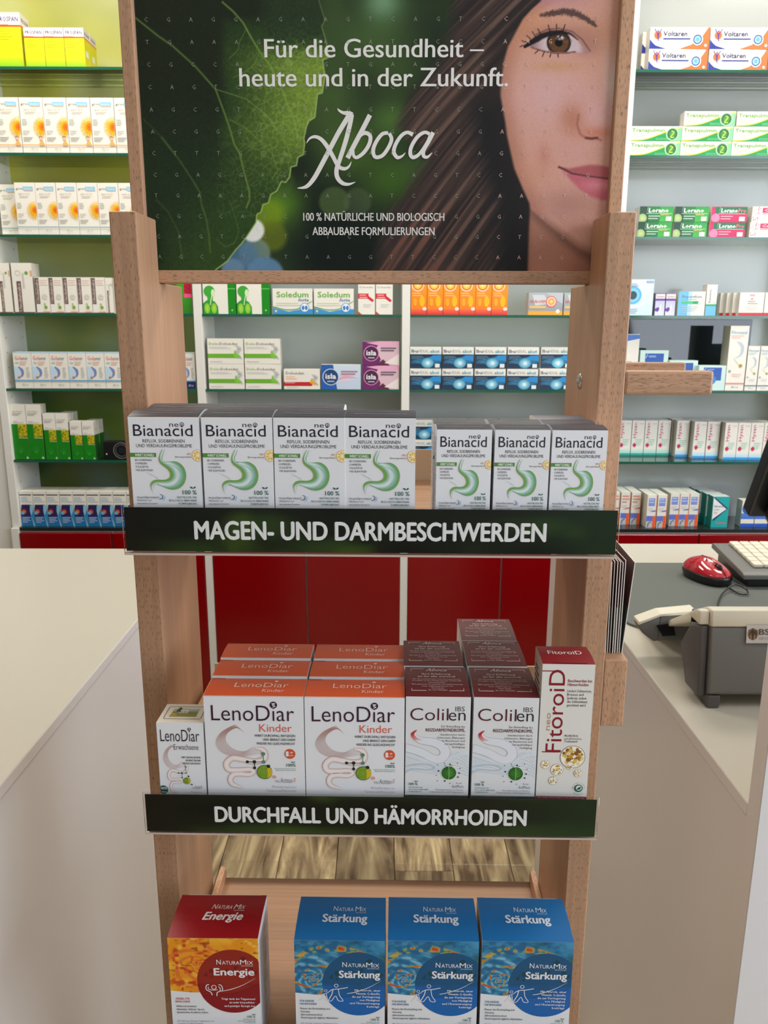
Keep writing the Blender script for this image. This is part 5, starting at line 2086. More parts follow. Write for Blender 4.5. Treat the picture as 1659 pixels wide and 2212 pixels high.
# ------------------------------------------------------------------ stock on the wall shelves
W1 = C(238, 234, 222)
GRY = C(170, 168, 160)


def lines(P, x0, y0, ws, dy, hh, col):
    for k, ww in enumerate(ws):
        P.rect(x0, y0-k*dy, x0+ww, y0-k*dy+hh, col)


def BP(w, h):
    return Print(w, h, 0.00008, 0.0003)


def d_ivy(w, h):
    P = BP(w, h)
    P.rect(0, h*.3, w, h*.74, C(232, 236, 0))
    P.rect(0, 0, w, h*.3, C(120, 196, 30), C(232, 236, 0))
    P.rect(0, h*.74, w, h*.775, C(226, 70, 40))
    P.rect(0, h*.775, w*.5, h*.79, C(244, 160, 130))
    P.text('PROSPAN', w*.08, h*.84, h*.085, C(70, 60, 130), w=w*.84, bold=.012, res=1)
    lines(P, w*.1, h*.66, [w*.5, w*.44, w*.6, w*.4], h*.05, h*.012, C(176, 186, 10))
    return P


def d_sun(w, h, line_col, man):
    P = BP(w, h)
    P.text('grin', w*.06, h*.865, h*.042, C(130, 128, 120), w=w*.34, bold=.008, res=1)
    P.rect(w*.4, h*.85, w*.9, h*.925, C(150, 205, 232))
    P.text('tuss', w*.44, h*.865, h*.042, C(226, 240, 246), w=w*.38, res=1)
    P.rect(w*.46, h*.835, w*.9, h*.845, C(240, 180, 130))
    P.text('ADULTI', w*.16, h*.765, h*.032, C(190, 176, 156), w=w*.56, res=1)
    lines(P, w*.2, h*.735, [w*.48, w*.4], h*.025, h*.01, C(206, 198, 186))
    lines(P, w*.05, h*.6, [w*.2, w*.22, w*.24, w*.2], h*.03, h*.012, C(178, 190, 176))
    lines(P, w*.06, h*.4, [w*.3, w*.28, w*.2], h*.03, h*.01, C(196, 194, 186))
    lines(P, w*.06, h*.28, [w*.4, w*.36, w*.28], h*.03, h*.011, C(160, 158, 152))
    cx, cy, R = w*.95, h*.47, w*.42
    for k in range(17):
        a = math.pi/2+math.pi*k/16
        P.poly([(cx+R*.5*math.cos(a-.09), cy+R*.5*math.sin(a-.09)), (cx+R*math.cos(a-.06), cy+R*math.sin(a-.06)), (cx+R*1.06*math.cos(a), cy+R*1.06*math.sin(a)), (cx+R*.5*math.cos(a+.09), cy+R*.5*math.sin(a+.09))], C(250, 208, 10) if k % 2 else C(252, 190, 0))
    P.circ(cx, cy, R*.58, C(250, 184, 0), n=20, cc=C(238, 120, 20))
    P.circ(cx, cy, R*.4, C(240, 140, 20), n=18, cc=C(214, 80, 20))
    if man:
        P.circ(w*.82, h*.27, w*.07, C(236, 190, 160), n=12)
        P.ring(w*.82, h*.275, w*.05, w*.075, C(110, 70, 50), 10, 0, math.pi)
        P.poly([(w*.72, h*.15), (w*.8, h*.22), (w*.9, h*.22), (w*.99, h*.15)], C(246, 180, 90))
    P.rect(0, h*.14, w, h*.158, line_col)
    P.text('Aboca', w*.36, h*.065, h*.04, C(176, 186, 164), w=w*.3, shear=.3, res=1)
    return P


def d_gera(w, h, big):
    P = BP(w, h)
    BR = C(112, 88, 84)
    if big:
        P.rect(w*.2, h*.02, w*.42, h*.64, BR)
        P.text('Umckaloabo', w*.37, h*.04, w*.13, C(236, 226, 214), w=h*.56, rot=1, bold=.01, res=1)
        P.circ(w*.72, h*.8, w*.09, C(120, 168, 70), n=9)
        P.ring(w*.3, h*.8, w*.1, w*.14, C(214, 210, 196), 8)
        P.rect(w*.9, h*.74, w, h*.85, C(224, 176, 130))
        lines(P, w*.5, h*.5, [w*.1]*1, h*.1, h*.3, C(206, 202, 192))
    else:
        P.rect(w*.02, h*.26, w*.3, h*.98, BR)
        P.text('Umckaloabo', w*.24, h*.3, w*.17, C(234, 224, 212), w=h*.64, rot=1, bold=.01, res=1)
        lines(P, w*.36, h*.9, [w*.56, w*.5, w*.56], h*.06, h*.02, C(228, 200, 184))
        for k in range(6):
            a = 1.05*k
            P.circ(w*.65+w*.13*math.cos(a), h*.46+w*.13*math.sin(a), w*.08, C(216, 212, 200), n=8)
        P.circ(w*.68, h*.17, w*.13, C(150, 186, 96), n=9, cc=C(96, 150, 60))
        P.circ(w*.62, h*.26, w*.08, C(176, 200, 130), n=9)
        P.rect(w*.45, h*.03, w*.95, h*.07, C(232, 190, 150))
    P.rect(0, 0, w, h*.025, C(110, 80, 66))
    return P


def d_mist(w, h, dark):
    P = BP(w, h)
    P.rect(0, h*.975, w, h, C(170, 214, 240))
    P.text('Gola', w*.08, h*.78, h*.11, C(226, 120, 100), w=w*.42, bold=.01, res=1)
    P.text('mir', w*.52, h*.78, h*.1, C(120, 134, 160), w=w*.3, bold=.01, res=1)
    lines(P, w*.34, h*.72, [w*.4, w*.36, w*.3], h*.04, h*.015, C(232, 168, 146))
    P.rect(w*.1, h*.68, w*.28, h*.73, C(170, 206, 226))
    P.poly([(0, h*.25), (w*.3, h*.3), (w*.35, h*.5), (w*.1, h*.62), (0, h*.6)], C(196, 222, 238))
    P.stroke([(w*.24, h*.6), (w*.44, h*.5), (w*.45, h*.38), (w*.3, h*.3)], [w*.04, w*.16, w*.12, w*.02], C(122, 140, 196))
    P.circ(w*.24, h*.3, w*.07, C(224, 110, 86), n=10)
    lines(P, w*.68, h*.55, [w*.16, w*.14, w*.18, w*.2, w*.16], h*.06, h*.03, C(196, 198, 190))
    P.rect(0, h*.19, w, h*.235, C(120, 176, 206))
    if dark:
        P.rect(0, 0, w, h*.2, C(20, 40, 96))
        P.text('Aboca', w*.4, h*.06, h*.07, C(220, 226, 236), w=w*.4, shear=.3, res=1)
    else:
        P.text('Aboca', w*.36, h*.07, h*.06, C(160, 170, 160), w=w*.34, shear=.3, res=1)
    return P


def d_thyme(w, h):
    P = BP(w, h)
    P.rect(0, 0, w, h*.645, C(14, 128, 16))
    P.rect(w*.4, h*.4, w, h*.645, C(150, 150, 20), C(190, 180, 20))
    r = random.Random(9)
    for k in range(26):
        P.z -= P.step*.9
        P.circ(w*r.uniform(.44, .96), h*r.uniform(.42, .63), w*.06, r.choice([C(206, 190, 20), C(90, 120, 24), C(170, 160, 30), C(120, 110, 20)]), n=7)
    P.rect(w*.42, h*.385, w, h*.397, C(190, 196, 150))
    P.text('Salbei Thymian', w*.1, h*.86, h*.026, C(146, 142, 132), w=w*.7, res=1)
    lines(P, w*.1, h*.83, [w*.6, w*.45], h*.025, h*.012, C(176, 172, 160))
    lines(P, w*.1, h*.69, [w*.3, w*.72], h*.025, h*.008, C(176, 172, 160))
    for k in range(7):
        a = .35+.4*k
        P.stroke([(w*.45, h*.1), (w*.45+w*.28*math.cos(a), h*.16+h*.09*math.sin(a))], w*.03, C(52, 156, 56), sm=False)
    P.poly([(w*.78, h*.01), (w*.97, h*.01), (w*.87, h*.06)], C(190, 226, 180))
    return P


def d_ache(w, h):
    P = BP(w, h)
    P.rect(w*.02, h*.885, w*.9, h*.915, C(70, 66, 76))
    lines(P, w*.06, h*.82, [w*.5, w*.56, w*.6, w*.86], h*.042, h*.014, C(150, 192, 214))
    P.rect(0, 0, w, h*.3, C(16, 122, 176), C(60, 100, 170))
    P.poly([(0, h*.28), (w, h*.28), (w, h*.55), (w*.82, h*.62), (w*.1, h*.62), (w*.04, h*.5)], C(44, 34, 92))
    P.poly([(w*.74, h*.6), (w, h*.62), (w, 0), (w*.9, 0), (w*.7, h*.44)], C(140, 196, 222))
    P.poly([(w*.78, h*.3), (w, h*.02), (w, h*.5)], C(40, 140, 190))
    P.circ(w*.26, h*.42, w*.2, C(150, 40, 40), n=16, cc=C(250, 130, 50))
    P.circ(w*.14, h*.38, w*.13, C(110, 180, 210), n=14)
    lines(P, w*.08, h*.24, [w*.6, w*.5, w*.62, w*.4], h*.045, h*.016, C(190, 216, 232))
    return P


def d_flower(w, h):
    P = BP(w, h)
    P.rect(0, 0, w, h, C(44, 130, 30), C(70, 180, 20))
    P.rect(w*.48, h*.42, w, h, C(200, 20, 60))
    for k in range(5):
        P.stroke([(w*.5, h*(.62+.1*k)), (w, h*(.5+.1*k))], w*.05, C(150, 10, 40), sm=False)
    P.rect(w*.48, h*.42, w, h*.52, C(250, 90, 140))
    P.rect(w*.1, h*.94, w*.4, h*.99, C(150, 220, 110))
    return P


def d_lungs(w, h):
    P = BP(w, h)
    GN = C(60, 168, 50)
    P.rect(w*.76, 0, w, h, C(12, 136, 14))
    P.rect(w*.76, h*.66, w, h*.69, C(90, 190, 90))
    P.circ(w*.2, h*.6, w*.17, GN, ry=h*.155, n=22)
    P.poly([(w*.13, h*.5), (w*.3, h*.5), (w*.3, h*.36), (w*.14, h*.36)], GN)
    P.poly([(0, 0), (w*.46, 0), (w*.45, h*.2), (w*.36, h*.33), (w*.22, h*.38), (w*.1, h*.36), (0, h*.28)], C(40, 156, 40))
    P.circ(w*.31, h*.56, w*.06, C(214, 236, 190), ry=h*.1, n=14)
    P.stroke([(w*.28, h*.5), (w*.24, h*.36), (w*.22, h*.24)], w*.03, C(200, 232, 180))
    P.circ(w*.12, h*.15, w*.085, C(130, 200, 40), ry=h*.14, n=16, cc=C(176, 220, 90))
    P.circ(w*.33, h*.15, w*.085, C(130, 200, 40), ry=h*.14, n=16, cc=C(176, 220, 90))
    P.text('Husten', w*.2, h*.82, h*.08, C(150, 180, 140), w=w*.46, res=1)
    P.circ(w*.88, h*.1, w*.03, C(140, 210, 140), n=10)
    return P


def d_soledum(w, h):
    P = BP(w, h)
    P.text('Soledum', w*.1, h*.66, h*.21, C(110, 180, 70), w=w*.8, bold=.02, res=2)
    P.text('forte', w*.64, h*.5, h*.12, C(70, 120, 190), w=w*.26, bold=.02, shear=.2, res=1)
    lines(P, w*.08, h*.42, [w*.56, w*.6], h*.08, h*.03, C(214, 220, 196))
    P.poly([(0, 0), (w, 0), (w, h*.2), (w*.75, h*.2), (w*.4, h*.1), (0, h*.24)], C(60, 150, 210))
    P.stroke([(0, h*.29), (w*.3, h*.18), (w*.6, h*.2), (w*.8, h*.35), (w, h*.52)], [w*.03, w*.02, w*.02, w*.02, w*.01], C(86, 160, 70))
    P.circ(w*.8, h*.26, w*.11, C(240, 246, 250), n=22)
    P.ring(w*.8, h*.26, w*.1, w*.115, C(70, 140, 200), 22)
    P.circ(w*.76, h*.25, w*.035, C(60, 130, 200), ry=h*.09, n=12)
    P.circ(w*.84, h*.25, w*.035, C(60, 130, 200), ry=h*.09, n=12)
    P.rect(w*.05, h*.08, w*.1, h*.16, C(240, 220, 150))
    return P


def d_dob_small(w, h):
    P = BP(w, h)
    P.text('Dobendan', w*.1, h*.83, h*.06, C(150, 150, 140), w=w*.78, res=1)
    P.rect(w*.0, h*.5, w*.62, h*.66, C(214, 50, 50))
    P.stroke([(w*.5, h*.58), (w*.7, h*.5), (w*.9, h*.42)], [w*.16, w*.16, w*.14], C(212, 40, 60))
    lines(P, w*.08, h*.6, [w*.4, w*.46], h*.07, h*.02, C(250, 220, 220))
    lines(P, w*.3, h*.3, [w*.5, w*.4], h*.06, h*.02, C(206, 206, 200))
    P.poly([(0, 0), (w*.22, 0), (0, h*.1)], C(214, 60, 60))
    return P


def d_dolo(w, h, red=False):
    P = BP(w, h)
    if red:
        P.text('Dobendan', w*.06, h*.74, h*.14, C(120, 120, 116), w=w*.5, bold=.01, res=1)
        lines(P, w*.06, h*.6, [w*.25, w*.3], h*.1, h*.04, C(240, 180, 140))
        P.rect(0, h*.16, w*.78, h*.36, C(200, 36, 40))
        P.rect(w*.03, h*.3, w*.3, h*.33, C(240, 180, 180))
        leafc = C(240, 170, 40)
    else:
        P.text('Dolo', w*.05, h*.75, h*.1, C(150, 204, 80), w=w*.24, bold=.015, res=1)
        P.text('-Dobendan', w*.3, h*.75, h*.1, C(120, 120, 112), w=w*.54, bold=.006, res=1)
        lines(P, w*.05, h*.66, [w*.5, w*.6], h*.05, h*.018, C(206, 208, 204))
        P.rect(0, h*.24, w*.8, h*.4, C(110, 178, 44))
        leafc = C(130, 200, 60)
    P.stroke([(w*.78, h*.74), (w*.9, h*.6), (w*.82, h*.45), (w*.95, h*.2)], [w*.01, w*.1, w*.1, w*.02], C(196, 198, 196))
    P.poly([(w*.72, h*.3), (w*.76, h*.56), (w*.82, h*.4), (w*.94, h*.26), (w*.84, h*.22)], leafc)
    lines(P, w*.06, h*.08, [w*.34], .1, h*.025, C(196, 196, 190))
    return P


def d_isla(w, h, purple):
    P = BP(w, h)
    if purple:
        P.rect(0, 0, w, h, C(222, 190, 198))
        P.poly([(0, 0), (w*.42, 0), (w*.5, h*.25), (w*.36, h*.7), (w*.5, h), (0, h)], C(112, 36, 104))
        P.poly([(w*.1, h*.95), (w*.45, h), (w, h), (w, h*.85), (w*.6, h*.78)], C(234, 170, 200))
        P.poly([(w*.36, 0), (w*.75, 0), (w*.56, h*.26)], C(96, 40, 70))
        P.poly([(w*.6, h*.1), (w, 0), (w, h*.5)], C(240, 226, 222))
        disc, rim = C(74, 32, 70), C(226, 150, 190)
    else:
        P.rect(0, 0, w, h, C(196, 208, 228), C(206, 224, 238))
        P.poly([(0, 0), (w*.4, 0), (w*.3, h), (0, h)], C(36, 92, 178))
        P.stroke([(w*.4, h*.36), (w*.6, h*.5), (w*.9, h*.46)], [w*.02, w*.08, w*.01], C(226, 170, 196))
        P.stroke([(w*.4, h*.3), (w*.6, h*.36), (w*.85, h*.4)], [w*.02, w*.05, w*.01], C(240, 206, 220))
        disc, rim = C(24, 70, 120), C(206, 222, 236)
    P.circ(w*.24, h*.5, w*.21, rim, n=26)
    P.circ(w*.24, h*.5, w*.19, disc, n=26)
    P.text('isla', w*.24, h*.43, h*.2, C(240, 240, 244), w=w*.26, align='c', bold=.035, res=2)
    lines(P, w*.15, h*.3, [w*.18], .1, h*.04, C(206, 206, 220))
    lines(P, w*.5, h*.7, [w*.42, w*.36], h*.1, h*.05, C(110, 80, 100) if purple else C(200, 110, 120))
    return P


def d_burst(w, h):
    P = BP(w, h)
    P.rect(0, h*.15, w, h, C(246, 130, 20), C(252, 160, 20))
    P.rect(0, 0, w, h*.15, C(224, 30, 50), C(246, 110, 60))
    P.circ(w*.42, h*.8, w*.4, C(252, 214, 170), n=22)
    P.circ(w*.42, h*.8, w*.32, C(224, 90, 30), n=22)
    P.circ(w*.42, h*.8, w*.26, C(250, 180, 30), n=22, cc=C(255, 240, 150))
    lines(P, w*.1, h*.56, [w*.5, w*.6], h*.06, h*.03, C(252, 190, 110))
    P.circ(w*.7, h*.36, w*.17, C(252, 186, 10), ry=h*.15, n=14)
    P.circ(w*.26, h*.34, w*.12, C(252, 170, 20), ry=h*.11, n=14)
    P.circ(w*.86, h*.16, w*.14, C(250, 220, 210), ry=h*.05, n=10)
    return P


def d_neuro(w, h):
    P = BP(w, h)
    P.rect(0, 0, w, h, C(148, 154, 160), C(176, 182, 186))
    P.poly([(w*.5, h), (w, h), (w, h*.5)], C(190, 196, 200))
    P.poly([(w*.1, h*.9), (w*.45, h*.9), (w*.6, h*.5), (w*.2, h*.42)], C(206, 210, 212))
    P.text('NUROFEN', w*.04, h*.54, h*.12, C(216, 70, 60), w=w*.48, bold=.015, shear=.15, res=1)
    P.circ(w*.66, h*.6, w*.16, C(224, 100, 90), n=22)
    P.circ(w*.66, h*.6, w*.13, C(240, 226, 216), n=22)
    P.circ(w*.66, h*.6, w*.1, C(236, 130, 30), n=22, cc=C(255, 230, 140))
    P.rect(w*.03, h*.3, w*.5, h*.4, C(240, 190, 100))
    P.rect(0, 0, w, h*.18, C(240, 170, 50))
    P.circ(w*.86, h*.17, w*.06, C(236, 228, 210), n=14)
    return P


def d_ibu(w, h):
    P = BP(w, h)
    P.text('Ibu', w*.04, h*.74, h*.15, C(60, 90, 120), w=w*.2, bold=.02, res=1)
    P.text('HEXAL', w*.26, h*.74, h*.14, C(150, 164, 176), w=w*.34, res=1)
    P.text('akut', w*.64, h*.74, h*.15, C(60, 170, 196), w=w*.3, bold=.02, res=1)
    P.rect(0, 0, w, h*.67, C(22, 56, 84), C(14, 42, 66))
    P.poly([(w*.05, h*.36), (w, h*.67), (w, h*.3), (w*.5, h*.1)], C(34, 110, 150))
    P.poly([(w*.5, h*.4), (w*.74, h*.62), (w, h*.6), (w, h*.36)], C(40, 140, 206))
    P.circ(w*.56, h*.25, w*.2, C(60, 150, 186), ry=h*.24, n=20, cc=C(190, 236, 244))
    P.circ(w*.57, h*.25, w*.06, C(206, 240, 246), n=12)
    lines(P, w*.04, h*.56, [w*.36, w*.4, w*.3], h*.06, h*.02, C(110, 150, 176))
    lines(P, w*.04, h*.3, [w*.3, w*.26], h*.06, h*.02, C(90, 140, 170))
    P.rect(w*.8, h*.04, w*.95, h*.22, C(226, 236, 240))
    P.rect(0, h*.665, w, h*.68, C(240, 242, 242))
    return P


def d_volt(w, h):
    P = BP(w, h)
    BL, OR = C(30, 44, 140), C(240, 106, 44)
    P.poly([(w*.5, 0), (w, 0), (w, h), (w*.97, h), (w*.86, h*.5), (w*.7, h*.2)], OR)
    P.poly([(0, 0), (w*.28, 0), (w*.1, h*.16), (0, h*.44)], BL)
    P.stroke([(0, h*.48), (w*.1, h*.2), (w*.3, h*.02)], w*.012, C(250, 250, 250))
    P.circ(w*.13, h*.64, w*.065, C(240, 120, 40), n=18, cc=C(226, 60, 60))
    P.stroke([(w*.07, h*.93), (w*.13, h*.7), (w*.19, h*.93)], w*.014, BL)
    P.stroke([(w*.13, h*.74), (w*.135, h*.5), (w*.15, h*.34)], [w*.03, w*.02, w*.008], BL)
    P.circ(w*.13, h*.84, w*.012, BL, n=10)
    P.text('Voltaren', w*.22, h*.6, h*.22, C(36, 42, 100), w=w*.4, bold=.02, res=2)
    P.rect(w*.22, h*.44, w*.68, h*.5, C(44, 54, 130))
    lines(P, w*.23, h*.34, [w*.3, w*.32, w*.2], h*.08, h*.025, C(214, 214, 220))
    P.circ(w*.8, h*.44, w*.09, C(246, 248, 250), n=24)
    P.circ(w*.8, h*.44, w*.075, C(50, 70, 130), n=24)
    P.circ(w*.8, h*.44, w*.055, C(150, 200, 240), n=24, cc=C(110, 180, 230))
    P.ring(w*.8, h*.44, w*.014, w*.022, C(50, 100, 170), 14)
    P.circ(w*.94, h*.16, w*.022, C(250, 230, 220), n=12)
    return P


def d_trans(w, h):
    P = BP(w, h)
    P.poly([(0, 0), (w, 0), (w, h*.86), (w*.6, h*.5), (w*.3, h*.16)], C(20, 150, 76))
    P.poly([(w*.86, h*.0), (w, 0), (w, h*.9), (w*.9, h*.8)], C(130, 206, 150))
    P.stroke([(0, h*.05), (w*.3, h*.14), (w*.6, h*.5), (w*.85, h*.84), (w, h*.92)], w*.018, C(244, 226, 50))
    P.text('Transpulmin', w*.03, h*.62, h*.24, C(112, 172, 62), w=w*.64, bold=.024, res=2)
    lines(P, w*.03, h*.5, [w*.34, w*.3, w*.24], h*.11, h*.035, C(196, 196, 190))
    P.circ(w*.82, h*.47, w*.125, C(170, 220, 170), n=24)
    P.circ(w*.82, h*.47, w*.1, C(14, 72, 36), n=24, cc=C(80, 170, 60))
    P.stroke([(w*.8, h*.68), (w*.85, h*.6), (w*.82, h*.42), (w*.79, h*.26), (w*.86, h*.24)], w*.018, C(180, 220, 60))
    lines(P, w*.5, h*.16, [w*.3, w*.32], h*.09, h*.03, C(120, 210, 150))
    return P


def d_lor(w, h, pink):
    P = BP(w, h)
    if pink:
        P.rect(0, 0, w, h, C(206, 20, 90))
        P.rect(w*.1, h*.54, w, h*.98, C(20, 110, 70))
        P.circ(w*.12, h*.26, w*.12, C(236, 130, 170), n=14)
    else:
        P.rect(0, 0, w, h, C(16, 110, 50), C(20, 120, 50))
        P.rect(w*.6, 0, w, h, C(60, 176, 60), C(40, 150, 56))
        P.rect(0, 0, w*.26, h, C(10, 66, 36))
        P.circ(w*.09, h*.22, w*.13, C(150, 180, 110), n=14, cc=C(190, 206, 140))
    P.stroke([(w*.24, h*.96), (w*.2, h*.54), (w*.95, h*.54)], w*.012, C(190, 224, 200), sm=False)
    P.text('Lorano', w*.26, h*.62, h*.26, C(240, 246, 240), w=w*(.46 if pink else .58), bold=.035, shear=.12, res=1)
    if pink:
        P.text('Pro', w*.74, h*.62, h*.24, C(240, 120, 130), w=w*.22, bold=.03, shear=.12, res=1)
    else:
        P.text('akut', w*.62, h*.42, h*.13, C(236, 190, 110), w=w*.24, bold=.03, shear=.15, res=1)
    lines(P, w*.26, h*.34, [w*.34, w*.28], h*.16, h*.05, C(200, 226, 206) if not pink else C(246, 190, 210))
    P.rect(w*.78, h*.06, w*.94, h*.34, C(226, 240, 230))
    return P


def d_cet(w, h):
    P = BP(w, h)
    PK = C(206, 40, 100)
    P.rect(w*.3, h*.6, w, h*.92, PK)
    P.text('Cetirizin', w*.36, h*.68, h*.16, C(246, 226, 234), w=w*.6, bold=.02, shear=.15, res=1)
    P.stroke([(w*.3, h*.54), (w, h*.54)], w*.014, PK, sm=False)
    r = random.Random(4)
    for k in range(26):
        P.z -= P.step*.9
        x, y, s = w*r.uniform(.0, .24)*(1 if k % 2 else .7), h*r.uniform(.03, .97), w*r.uniform(.02, .05)
        P.poly([(x, y), (x+s, y+s*.4), (x+s*.5, y+s)], C(214, 60, 116))
    lines(P, w*.4, h*.34, [w*.3, w*.4], h*.12, h*.04, C(220, 214, 216))
    return P


def d_eye(w, h):
    P = BP(w, h)
    P.rect(0, 0, w, h, C(206, 226, 240), C(220, 234, 244))
    P.circ(w*.2, h*.56, w*.34, C(90, 180, 230), n=26)
    P.circ(w*.2, h*.56, w*.26, C(130, 206, 240), n=26)
    P.circ(w*.2, h*.56, w*.16, C(40, 66, 84), n=22)
    P.stroke([(0, h*.24), (w*.4, h*.26), (w*.7, h*.36), (w, h*.52)], w*.05, C(240, 246, 250))
    P.rect(w*.7, h*.9, w*.98, h*.96, C(110, 150, 200))
    P.text('VISION', w*.72, h*.912, h*.034, C(240, 246, 250), w=w*.24, res=1)
    lines(P, w*.06, h*.86, [w*.28, w*.34], h*.05, h*.02, C(130, 150, 170))
    lines(P, w*.05, h*.16, [w*.36, w*.36, w*.3], h*.05, h*.018, C(150, 170, 190))
    return P


def d_purple(w, h):
    P = BP(w, h)
    P.rect(0, h*.65, w, h*.75, C(110, 60, 160))
    P.rect(0, h*.95, w, h, C(150, 110, 186))
    P.text('Systane', w*.1, h*.8, h*.1, C(150, 130, 176), w=w*.8, res=1)
    P.rect(0, 0, w, h*.65, C(220, 222, 238), C(196, 196, 224))
    P.poly([(0, h*.3), (w*.35, h*.38), (w*.48, h*.28), (w*.3, h*.16), (0, h*.2)], C(100, 46, 156))
    P.stroke([(w*.5, h*.1), (w*.6, h*.5)], w*.1, C(226, 240, 236), sm=False)
    return P


def d_bep(w, h, tall):
    P = BP(w, h)
    if tall:
        P.rect(0, 0, w, h*.34, C(110, 190, 230))
        P.rect(0, h*.31, w, h*.37, C(20, 170, 100))
        P.text('Bepanthen', w*.42, h*.42, w*.16, C(110, 124, 130), w=h*.42, rot=1, bold=.01, res=1)
        P.circ(w*.8, h*.43, w*.12, C(206, 216, 210), n=12)
    else:
        P.rect(0, 0, w*.36, h, C(110, 190, 232))
        P.rect(w*.36, 0, w*.5, h, C(180, 220, 240))
        P.text('Bepanthen', w*.14, h*.74, h*.11, C(110, 122, 130), w=w*.72, bold=.012, res=1)
        P.rect(w*.12, h*.66, w*.7, h*.68, C(150, 170, 180))
        P.rect(w*.12, h*.49, w*.9, h*.6, C(70, 196, 120))
        P.rect(w*.55, h*.49, w*.78, h*.6, C(14, 160, 90))
        P.circ(w*.83, h*.53, w*.085, C(236, 242, 236), n=16)
        lines(P, w*.14, h*.36, [w*.6, w*.56, w*.5, w*.2], h*.08, h*.025, C(180, 200, 206))
    return P


def d_redfoot(w, h):
    P = BP(w, h)
    P.rect(0, 0, w, h*.13, C(206, 30, 50))
    P.rect(w*.4, h*.84, w*.6, h*.92, C(236, 170, 176))
    P.circ(w*.5, h*.72, w*.035, C(220, 100, 116), n=10)
    lines(P, w*.34, h*.6, [w*.3, w*.4], h*.09, h*.04, C(176, 176, 172))
    lines(P, w*.24, h*.4, [w*.52, w*.48, w*.54], h*.07, h*.02, C(214, 214, 210))
    return P


def d_whiteblue(w, h):
    P = BP(w, h)
    P.poly([(0, h*.86), (0, h*.99), (w, h*.99), (w, h*.92)], C(70, 120, 200))
    P.rect(w*.3, h*.48, w*.6, h*.51, C(150, 150, 146))
    return P


def d_bluewin(w, h):
    P = BP(w, h)
    P.rect(w*.18, h*.4, w*.84, h*.92, C(30, 90, 180), C(24, 80, 170))
    P.circ(w*.5, h*.42, w*.16, C(60, 130, 206), n=14)
    P.rect(w*.3, h*.82, w*.56, h*.87, C(120, 160, 210))
    P.stroke([(w*.2, h*.8), (w*.26, h*.9)], w*.02, C(200, 220, 240), sm=False)
    P.rect(0, 0, w*.3, h*.14, C(40, 170, 156))
    return P


def d_nasal(w, h, big):
    P = BP(w, h)
    P.text('Fitonasal', w*.08, h*.875, h*.05, C(130, 170, 200), w=w*.82, bold=.012, res=1)
    lines(P, w*.08, h*.84, [w*.7, w*.5], h*.03, h*.012, C(236, 176, 160) if big else C(170, 196, 214))
    for k in range(3):
        P.stroke([(w*(.4+.08*k), h*.76), (w*(.66+.06*k), h*.68), (w*(.62+.05*k), h*.56), (w*.34, h*.5)], [w*.02, w*.05, w*.04, w*.01], C(206-6*k, 214-4*k, 222))
    P.stroke([(w*.3, h*.5), (w*.5, h*.44), (w*.62, h*.4)], [w*.01, w*.04, w*.02], C(206, 222, 150))
    P.circ(w*.72, h*.385, w*.1, C(206, 160, 40), n=14, cc=C(120, 140, 60))
    P.circ(w*.16, h*.3, w*.07, C(60, 120, 96), n=12)
    P.circ(w*.16, h*.3, w*.04, C(200, 220, 208), n=12)
    lines(P, w*.3, h*.25, [w*.5, w*.44], h*.03, h*.012, C(240, 190, 180) if big else C(206, 210, 214))
    P.rect(0, h*.1, w, h*.12, C(236, 130, 110) if big else C(60, 100, 150))
    P.text('Aboca', w*.3, h*.04, h*.03, C(130, 150, 140), w=w*.4, shear=.3, res=1)
    return P


def d_hys(w, h, teal):
    P = BP(w, h)
    base = C(20, 160, 140) if teal else C(30, 140, 206)
    P.rect(0, 0, w, h*.06, base)
    P.rect(0, h*.06, w, h*.2, C(150, 214, 206) if teal else C(160, 208, 232), W1)
    P.text('Hysan', w*.36, h*.5, w*.26, C(214, 66, 120), w=h*.44, rot=1, bold=.014, res=1)
    P.text('Salinspray', w*.55, h*.9, h*.03, C(226, 150, 180), w=w*.38, res=1)
    lines(P, w*.3, h*.44, [w*.55, w*.5, w*.45, w*.4], h*.05, h*.018, C(150, 206, 190))
    c = C(200, 30, 80)
    P.rect(w*.12, h*.265, w*.4, h*.325, c)
    P.rect(w*.19, h*.235, w*.33, h*.355, c)
    return P


def d_knee(w, h, red):
    P = BP(w, h)
    if red:
        lines(P, w*.12, h*.86, [w*.72, w*.76, w*.5], h*.09, h*.045, C(226, 150, 126))
    else:
        P.rect(w*.12, h*.66, w*.8, h*.9, C(130, 150, 220))
        lines(P, w*.16, h*.84, [w*.5, w*.56], h*.08, h*.03, C(200, 210, 240))
    lines(P, w*.12, h*.58, [w*.6, w*.5], h*.05, h*.018, C(206, 196, 190))
    P.poly([(w*.3, h*.48), (w*.95, h*.5), (w*.95, h*.54), (w*.6, h*.52)], C(226, 90, 60) if red else C(90, 110, 206))
    P.rect(0, 0, w*.66, h*.36, C(196, 196, 200))
    P.rect(0, h*.2, w*.66, h*.36, C(100, 120, 210))
    P.stroke([(w*.18, h*.02), (w*.24, h*.12), (w*.5, h*.18)], w*.12, C(110, 112, 122))
    P.rect(w*.66, 0, w, h*.36, C(244, 96, 40))
    P.rect(w*.95, 0, w, h, C(240, 140, 100))
    return P


